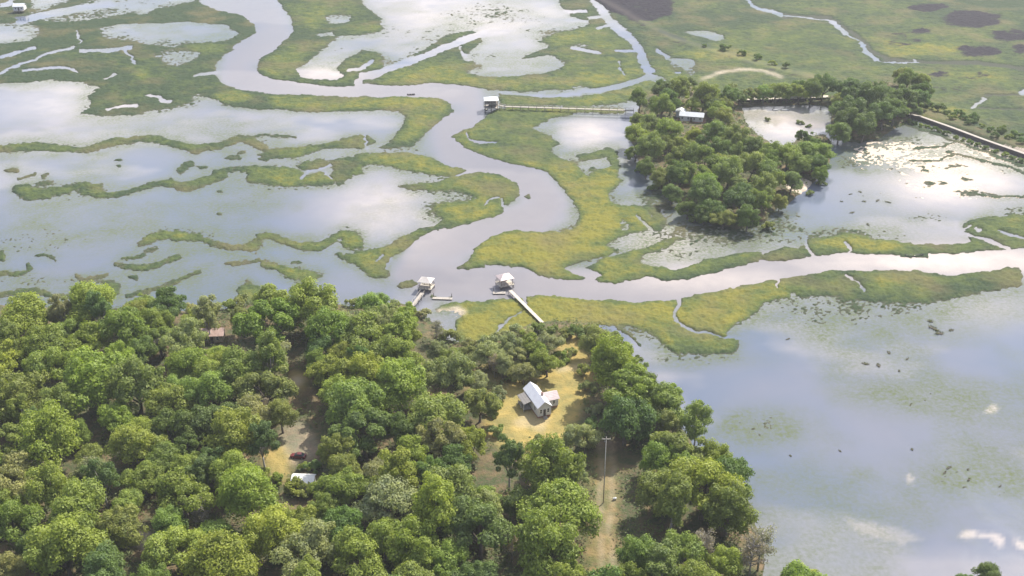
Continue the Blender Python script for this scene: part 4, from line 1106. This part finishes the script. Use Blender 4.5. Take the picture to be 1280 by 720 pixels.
# ---- small white house on the far left marsh
fp = at(26, 16)
fh = empty('marsh_cabin', (fp.x, fp.y, max(.1, ground_z(fp.x, fp.y))), R(6), 'tiny white cabin on posts in the far marsh at upper left', 'cabin')
gable(fh, 7.2, 6.5, 2.8, 1.5, 1.6, M['white_wall'], M['far_roof'], .4)
for x in (-3.2, 0, 3.2):
    for y in (-2.8, 2.8): MB().tube([(x, y, -1), (x, y, 1.58)], [.14, .14], 6).build('post', M['post'], fh)
MB().box(0, -4.2, 1.5, 7.2, 1.8, .14).build('deck', M['deck'], fh)
window(None, fh, -2, -3.25, 3.1, 1, 1.1, '-y'); window(None, fh, 2, -3.25, 3.1, 1, 1.1, '-y'); door(fh, 0, -3.25, 1.6, .95, 2.05, '-y', M['dark_wood'])


# ---- dock pavilions and walkways
def hip_roof(root, L, W, zt, rise, over, mat, rl=.35):
    hl, hw = L / 2 + over, W / 2 + over; r = (L - W) / 2 + rl
    z0 = zt; z1 = zt + rise
    mb = MB()
    A, B, C_, D = (-hl, -hw, z0), (hl, -hw, z0), (hl, hw, z0), (-hl, hw, z0); E, G_2 = (-r, 0, z1), (r, 0, z1)
    mb.v += [A, B, C_, D, E, G_2] + [(p[0], p[1], p[2] - .12) for p in (A, B, C_, D)]
    mb.f += [(0, 1, 5, 4), (1, 2, 5), (2, 3, 4, 5), (3, 0, 4), (0, 6, 7, 1), (1, 7, 8, 2), (2, 8, 9, 3), (3, 9, 6, 0), (9, 8, 7, 6)]
    return mb.build('roof', mat, root)


def dock_pavilion(px, py, rz, label, mat, L=4.6, W=4.0, dk=1.4):
    g = at(px, py, 0)
    root = empty('dock_pavilion', (g.x, g.y, 0), rz, label, 'dock pavilion')
    MB().box(0, 0, dk - .1, L + 1.0, W + 1.0, .2).build('deck', M['pale_deck'], root)
    for x in (-L / 2, L / 2):
        for y in (-W / 2, W / 2):
            MB().tube([(x, y, -1.2), (x, y, dk + 2.45)], [.13, .11], 7).build('post', M['post'], root)
    hip_roof(root, L, W, dk + 2.45, 1.25, .5, mat)
    ra = MB()
    for s in (-1, 1):
        ra.box(0, s * (W / 2 + .42), dk + .95, L + .84, .07, .09); ra.box(0, s * (W / 2 + .42), dk + .55, L + .84, .05, .07)
        for k in range(5): ra.box(-L / 2 - .4 + k * (L + .8) / 4, s * (W / 2 + .42), dk + .45, .08, .08, .9)
    ra.build('railing', M['post'], root)
    MB().box(0, W / 2 - .35, dk + .45, L - .7, .45, .07).box(-L / 2 + .8, W / 2 - .35, dk + .2, .1, .4, .4).box(L / 2 - .8, W / 2 - .35, dk + .2, .1, .4, .4).build('bench', M['deck'], root)
    for x in (-L / 2 - .3, L / 2 + .3):
        for y in (-W / 2 - .3, W / 2 + .3): MB().tube([(x, y, -1.2), (x, y, dk - .2)], [.14, .13], 7).build('pile', M['dark_wood'], root)
    return root, g


def walkway(a, b_, width, label, za=1.4, zb=1.4, rail=True, mat='pale_deck', name='walkway', step=3.2):
    """timber walk from point a to b, local x along it"""
    A = Vector((a.x, a.y, za)); B = Vector((b_.x, b_.y, zb))
    d = B - A; L = math.hypot(d.x, d.y)
    root = empty(name, (A.x, A.y, 0), math.atan2(d.y, d.x), label, 'walkway')
    sl = (zb - za) / L
    MB().slab([(0, -width / 2, za), (L, -width / 2, zb), (L, width / 2, zb), (0, width / 2, za)], .12).build('planking', M[mat], root)
    n = max(2, int(L / step))
    for k in range(n + 1):
        x = L * k / n; zt = za + sl * x
        for s in (-1, 1):
            MB().tube([(x, s * (width / 2 + .07), -1.0), (x, s * (width / 2 + .07), zt + (.95 if rail else .0))], [.09, .08], 6).build('pile', M['post'], root)
    if rail:
        for s in (-1, 1):
            r = MB(); r.slab([(0, s * (width / 2 + .07) - .05, za + 1.0), (L, s * (width / 2 + .07) - .05, zb + 1.0), (L, s * (width / 2 + .07) + .05, zb + 1.0), (0, s * (width / 2 + .07) + .05, za + 1.0)], .07)
            r.build('handrail', M['deck'], root)
    j = MB()
    for s in (-.35, .35): j.slab([(0, s * width - .05, za - .125), (L, s * width - .05, zb - .125), (L, s * width + .05, zb - .125), (0, s * width + .05, za - .125)], .2)
    j.build('joists', M['dark_wood'], root)
    return root


w1a, w1b = at(528, 366, 1.4), at(516, 382, 1.4)
a1_ = math.atan2(w1b.y - w1a.y, w1b.x - w1a.x)
dock_pavilion(533, 362, a1_ + R(90), 'white-roofed dock pavilion at the end of the short left-hand dock', M['dock_roof'], 4.0, 3.6)
walkway(w1a, w1b, 1.5, 'short grey walkway running from the left dock pavilion into the trees', mat='deck')
w2a, w2b = at(638, 363, 1.4), at(678, 403, 1.4)
a2_ = math.atan2(w2b.y - w2a.y, w2b.x - w2a.x)
dock_pavilion(631, 358, a2_ + R(90), 'faded pink-roofed dock pavilion at the head of the long pale walkway', M['pink_roof'], 4.4, 4.0)
walkway(w2a, w2b, 1.25, 'long pale timber walkway crossing yellow marsh to the pink-roofed pavilion', rail=False)


def floating_dock(px, py, rz, label, L=6.0, W=1.8):
    g = at(px, py, .3)
    root = empty('floating_dock', (g.x, g.y, 0), rz, label, 'floating dock')
    MB().box(0, 0, .34, L, W, .12).build('planking', M['deck'], root)
    for x in (-L / 3, 0, L / 3): MB().tube([(x, -W / 2 + .1, .1), (x, W / 2 - .1, .1)], [.22, .22], 8).build('float', M['hull_dark'], root)
    for x in (-L / 2 + .3, L / 2 - .3): MB().tube([(x, W / 2 + .12, -1), (x, W / 2 + .12, 1.9)], [.12, .1], 7).build('pile', M['dark_wood'], root)
    return root


floating_dock(553, 373, R(-4), 'dark floating dock lying right of the short left-hand dock', 7.0, 1.6)
floating_dock(624, 366, R(0), 'dark floating dock tucked under the pink-roofed dock pavilion', 4.5, 1.8)

# ---- the tall boathouse up the channel and its boardwalk
bp_ = at(614, 138)
bh = empty('boathouse', (bp_.x, bp_.y, 0), R(4), 'two-level white-roofed boathouse on piles beside the upper channel', 'boathouse')
Lb, Wb = 6.4, 5.6
for x in (-Lb / 2, 0, Lb / 2):
    for y in (-Wb / 2, Wb / 2): MB().tube([(x, y, -1.2), (x, y, 6.3)], [.15, .13], 7).build('pile', M['dark_wood'], bh)
MB().box(0, 0, 2.0, Lb + .8, Wb + .8, .2).build('deck', M['deck'], bh)
MB().box(0, 0, 4.3, Lb + .6, Wb + .6, .16).build('upper_deck', M['deck'], bh)
MB().box(.9, 1.2, 3.15, 4.2, 2.6, 2.1).build('store_room', M['grey_wall'], bh)
hip_roof(bh, Lb, Wb, 6.3, 1.3, .6, M['far_roof'])
rl_ = MB()
for s in (-1, 1):
    rl_.box(0, s * (Wb / 2 + .2), 5.3, Lb + .4, .08, .1); rl_.box(s * (Lb / 2 + .2), 0, 5.3, .08, Wb + .3, .1); rl_.box(0, s * (Wb / 2 + .2), 4.85, Lb + .4, .05, .07)
    for k in range(5): rl_.box(-Lb / 2 - .1 + k * (Lb + .2) / 4, s * (Wb / 2 + .2), 4.84, .09, .09, .9)
rl_.build('railing', M['post'], bh)
ls = MB()
for k in range(8): ls.box(-Lb / 2 - .5, -1.4 + .34 * k, 2.2 + .27 * k, .9, .34, .06)
ls.build('stairs', M['deck'], bh)


def skiff(px, py, rz, label, mat, L=4.2, W=1.5, z=0.0):
    g = at(px, py, z)
    root = empty('skiff', (g.x, g.y, z), rz, label, 'boat')
    mb = MB(); secs = []
    for t, w, zb in ((-1, .86, -.12), (-.5, 1.0, -.15), (0, 1.0, -.15), (.5, .78, -.1), (.85, .4, .0), (1, .04, .18)):
        x = t * L / 2; hw = w * W / 2; top = .42 + .18 * max(0, t) ** 2
        secs.append([(x, -hw, top), (x, -hw * .7, zb), (x, hw * .7, zb), (x, hw, top), (x, hw * .86, top - .02), (x, hw * .6, zb + .1), (x, -hw * .6, zb + .1), (x, -hw * .86, top - .02)])
    for s_ in secs: mb.v += s_
    n = 8
    for i in range(len(secs) - 1):
        for k in range(n): mb.f.append((i * n + k, i * n + (k + 1) % n, (i + 1) * n + (k + 1) % n, (i + 1) * n + k))
    mb.f.append(tuple(range(n))); mb.f.append(tuple((len(secs) - 1) * n + k for k in reversed(range(n))))
    mb.build('hull', mat, root)
    for x in (-1.2, .1): MB().box(x, 0, .26, .3, W * .78, .05).build('thwart', M['deck'], root)
    MB().box(-L / 2 - .12, 0, .5, .22, .3, .5).box(-L / 2 - .16, 0, .0, .1, .12, .6).build('outboard_motor', M['tyre'], root)
    return root


skiff(608, 136.5, R(70), 'small white skiff lying beneath the two-level boathouse', M['hull'], z=.05)
skiff(514, 118.5, R(5), 'small dark skiff alone near the bank of the upper channel', M['hull_dark'])
skiff(1143, 320, R(2), 'long dark skiff moored against the bank of the right channel', M['hull_dark'], 7.0, 1.6)
skiff(970, 138, R(8), 'tiny white skiff below the pond bulkhead, left one of the pair', M['hull'], 3.6, 1.4)
skiff(981, 138, R(-6), 'tiny white skiff below the pond bulkhead, right one of the pair', M['hull'], 3.6, 1.4)
walkway(at(631, 134.5, 1.6), at(792, 139.5, 1.6), 1.7, 'long grey boardwalk from the boathouse across the marsh to the wooded island', 2.3, 2.3, True, 'deck', 'boardwalk', 4.0)
walkway(at(621, 131, 1.9), at(631, 134.5, 1.7), 1.4, 'short ramp joining the boathouse to the long boardwalk', 2.0, 2.28, True, 'deck', 'ramp', 2.5)

# ---- timber bulkhead of the pond between the two islands
ba, bb = at(918, 130), at(1037, 126)
d = bb - ba; Lw = d.length
bk = empty('bulkhead', (ba.x, ba.y, 0), math.atan2(d.y, d.x), 'long timber bulkhead with a pale path on top beside the island pond', 'bulkhead')
MB().box(Lw / 2, 0, .5, Lw, .5, 3.2).build('face_boards', M['dark_wood'], bk)
MB().box(Lw / 2, 1.5, 2.0, Lw, 3.6, .22).build('path_deck', M['pale_deck'], bk)
for k in range(14): MB().tube([(Lw * (k + .5) / 14, -.4, -1), (Lw * (k + .5) / 14, -.4, 2.4)], [.2, .18], 7).build('pile', M['dark_wood'], bk)
MB().box(Lw / 2, 3.5, .9, Lw, .3, 2.0).build('rear_boards', M['dark_wood'], bk)

# ---- pale path with a dark retaining wall along the causeway
pts = [at(px, py - 3, 2.0) for px, py in CAUSE]
cw = empty('causeway_path', (0, 0, 0), 0, 'pale raised path on a dark retaining wall running to the right edge', 'causeway')
top = MB(); face = MB(); rows_ = []
for i, p in enumerate(pts):
    t_ = (pts[min(i + 1, len(pts) - 1)] - pts[max(i - 1, 0)]); nrm = Vector((-t_.y, t_.x, 0)).normalized()
    rows_.append((p + nrm * .8, p - nrm * 1.0, p - nrm * 1.25))
for i in range(len(rows_) - 1):
    a_, b2, c_ = rows_[i]; a2, b3, c3 = rows_[i + 1]
    def zz(v, q): return (v.x, v.y, q)
    top.slab([zz(b2, 2.05), zz(b3, 2.05), zz(a2, 2.05), zz(a_, 2.05)], .25)
    face.slab([zz(c_, 1.95), zz(c3, 1.95), zz(b3, 1.95), zz(b2, 1.95)], 2.9)
top.build('path_deck', M['deck'], cw); face.build('retaining_wall', M['dark_wood'], cw)

# ---- utility pole beside the dirt lane
up = at(754, 630, 1.6)
uz = ground_z(up.x, up.y)
Hp = 20.5
ut = empty('utility_pole', (up.x, up.y, uz), 0, 'tall pale utility pole with a short crossarm beside the dirt lane', 'utility pole')
MB().tube([(0, 0, -.5), (0, 0, Hp * .5), (-.02, 0, Hp)], [.16, .13, .09], 10).build('pole', M['pole'], ut, True)
ca = MB().box(0, -.17, Hp - .55, 2.2, .12, .16).build('crossarm', M['pole'], ut)
for x in (-.95, 0, .95): MB().tube([(x, -.17, Hp - .47), (x, -.17, Hp - .36), (x, -.17, Hp - .2)], [.04, .08, .06], 7).build('insulator', M['glaze'], ca)
MB().tube([(-.5, -.1, Hp - 1.2), (0, -.19, Hp - 1.2 - .0)], [.03, .03], 5).build('brace', M['hub'], ut)

# ---- white tank under the trees by the lane
tp = at(768, 627, 1.5)
tk = empty('gas_tank', (tp.x, tp.y, ground_z(tp.x, tp.y)), R(15), 'small white tank under the trees right of the dirt lane', 'tank')
tk.scale = (.65, .65, .65)
MB().tube([(-.85, 0, .72), (-.7, 0, .72), (.7, 0, .72), (.85, 0, .72)], [.2, .42, .42, .2], 14).build('vessel', M['tank'], tk, True)
for x in (-.5, .5): MB().box(x, 0, .17, .14, .6, .36).build('leg', M['tank'], tk)
MB().tube([(0, 0, 1.12), (0, 0, 1.3)], [.14, .14], 8).build('valve_dome', M['hub'], tk)

# ---- maroon car in the dirt clearing
cpnt = at(373, 574, 1.4)
car = empty('parked_car', (cpnt.x, cpnt.y, ground_z(cpnt.x, cpnt.y)), R(172), 'dark maroon car parked in the dirt clearing above the white shed', 'car')


def loft(secs, mat, name, parent):
    mb = MB(); n = len(secs[0])
    for s_ in secs: mb.v += s_
    for i in range(len(secs) - 1):
        for k in range(n): mb.f.append((i * n + k, i * n + (k + 1) % n, (i + 1) * n + (k + 1) % n, (i + 1) * n + k))
    mb.f.append(tuple(reversed(range(n)))); mb.f.append(tuple((len(secs) - 1) * n + k for k in range(n)))
    return mb.build(name, mat, parent)


def sec(x, hw, zb, zt, ins): return [(x, -hw, zb), (x, hw, zb), (x, hw, zt - .15), (x, hw - ins, zt), (x, -hw + ins, zt), (x, -hw, zt - .15)]


body = loft([sec(-2.15, .72, .35, .78, .15), sec(-2.0, .84, .28, .92, .1), sec(-.9, .88, .25, .95, .06), sec(.7, .88, .25, .93, .06), sec(1.9, .83, .28, .8, .12), sec(2.15, .7, .35, .66, .15)], M['maroon'], 'body', car)
loft([sec(-1.75, .74, .93, .98, .05), sec(-1.15, .68, .93, 1.42, .12), sec(.1, .67, .93, 1.45, .12), sec(.95, .74, .92, .97, .05)], M['glass'], 'glasshouse', car)
loft([sec(-1.2, .58, 1.40, 1.47, .05), sec(-.5, .6, 1.42, 1.52, .05), sec(.15, .57, 1.42, 1.49, .05)], M['maroon'], 'roof', car)
for x in (-1.35, 1.35):
    for s in (-1, 1):
        wh = MB().tube([(x, s * .72, .32), (x, s * .92, .32)], [.32, .32], 16).build('wheel', M['tyre'], car)
        MB().tube([(x, s * .9, .32), (x, s * .935, .32)], [.18, .17], 10).build('rim', M['hub'], wh)
for s in (-1, 1):
    MB().box(2.1, s * .55, .6, .1, .28, .14).build('headlight', M['lamp'], car); MB().box(-2.12, s * .58, .7, .1, .26, .16).build('tail_light', M['maroon'], car)

# ------------------------------------------------------------------ air
m = bpy.data.materials.new('thin_haze'); m.use_nodes = True
nt = m.node_tree
for nd in list(nt.nodes):
    if nd.type == 'BSDF_PRINCIPLED': nt.nodes.remove(nd)
pv = nt.nodes.new('ShaderNodeVolumePrincipled')
pv.inputs['Color'].default_value = (.86, .89, .97, 1); pv.inputs['Density'].default_value = 0.00010; pv.inputs['Anisotropy'].default_value = .2
nt.links.new(pv.outputs[0], nt.nodes['Material Output'].inputs['Volume'])
hb = MB().box(0, 1900, 100, 4300, 4000, 204).build('haze', m)
hb.display_type = 'WIRE'
tag(hb, kind='stuff')

# ------------------------------------------------------------------ sky, sun, camera
SUN_AZ, SUN_EL = 38.0, 47.0
w = bpy.data.worlds.new('World'); SC.world = w; w.use_nodes = True
nt = w.node_tree; h = NT(nt)
sky = h.n('ShaderNodeTexSky', sky_type='NISHITA'); sky.sun_disc = False
sky.sun_elevation = R(SUN_EL); sky.sun_rotation = R(SUN_AZ); sky.air_density = 1.2; sky.dust_density = 2.0
tc = h.n('ShaderNodeTexCoord').outputs['Generated']
sxyz = h.n('ShaderNodeSeparateXYZ'); h.link(tc, sxyz.inputs[0])


def skydir(px, py):
    u = (px - 640.0) / F; v = (360.0 - py) / F
    return Vector((u, cP + v * sP, sP - v * cP)).normalized()


# cloud banks: direction, angular size (radians), strength
mask = None
for px, py, rad, k in ((1200, 215, .085, 1.0), (1240, 330, .09, .6), (1250, 385, .075, .75), (1180, 250, .1, .6), (930, 470, .09, .3), (900, 160, .05, .5), (600, 5, .1, .75), (690, 20, .06, .5), (470, 270, .065, .75), (410, 88, .035, .8), (90, 130, .09, .75), (400, 155, .06, .7), (840, 310, .05, .9), (965, 150, .06, .7), (740, 165, .06, .5), (600, 240, .06, .35), (760, 360, .1, .3)):
    dv = skydir(px, py)
    vd = h.n('ShaderNodeVectorMath', operation='DISTANCE'); h.link(tc, vd.inputs[0]); vd.inputs[1].default_value = dv
    bl = h.ramp(vd.outputs['Value'], rad * 1.7, rad * .25, 0.0, k)
    mask = bl if mask is None else h.math('MAXIMUM', mask, bl)
nz = h.noise(h.scalevec(tc, (1, 1, 2.2)), 5.5, 6.0, .6, .6)
nz2 = h.noise(h.scalevec(tc, (1, 1, 2.6)), 16.0, 5.0, .6, .4)
veil = h.ramp(nz, .38, .66, .25, .8)
cl = h.math('MULTIPLY', mask, h.ramp(nz2, .25, .55, .35, 1.0))
overhead_fill = h.ramp(sxyz.outputs[2], .55, .85)
c = h.mix(veil, sky.outputs[0], h.mix(overhead_fill, (2.9, 3.25, 4.45), (9.0, 9.1, 9.8)))
c = h.mix(cl, c, (11.0, 10.1, 9.7))
bg = nt.nodes['Background']
h.link(c, bg.inputs['Color']); bg.inputs['Strength'].default_value = .1

sl = bpy.data.lights.new('sun', 'SUN'); sl.energy = 4.7; sl.angle = R(.6); sl.color = (1.0, .94, .82)
so = bpy.data.objects.new('sun', sl); COL.objects.link(so)
sd = Vector((math.sin(R(SUN_AZ)) * math.cos(R(SUN_EL)), math.cos(R(SUN_AZ)) * math.cos(R(SUN_EL)), math.sin(R(SUN_EL))))
so.rotation_euler = sd.to_track_quat('Z', 'Y').to_euler(); so.location = (0, 0, 400)

cam = bpy.data.cameras.new('camera'); cam.sensor_width = 36.0; cam.lens = F / 1280 * 36.0; cam.clip_end = 20000; cam.clip_start = 1
co = bpy.data.objects.new('camera', cam); COL.objects.link(co)
co.location = (0, 0, CAM_H); co.rotation_euler = (math.pi / 2 - P, 0, 0)
SC.camera = co
SC.view_settings.view_transform = 'Standard'; SC.view_settings.look = 'None'; SC.view_settings.gamma = 1.0; SC.view_settings.use_curve_mapping = False
SC.view_settings.exposure = 1.02
SC.cycles.use_denoising = True
SC.cycles.max_bounces = 6; SC.cycles.volume_bounces = 0
SC.cycles.transparent_max_bounces = 8
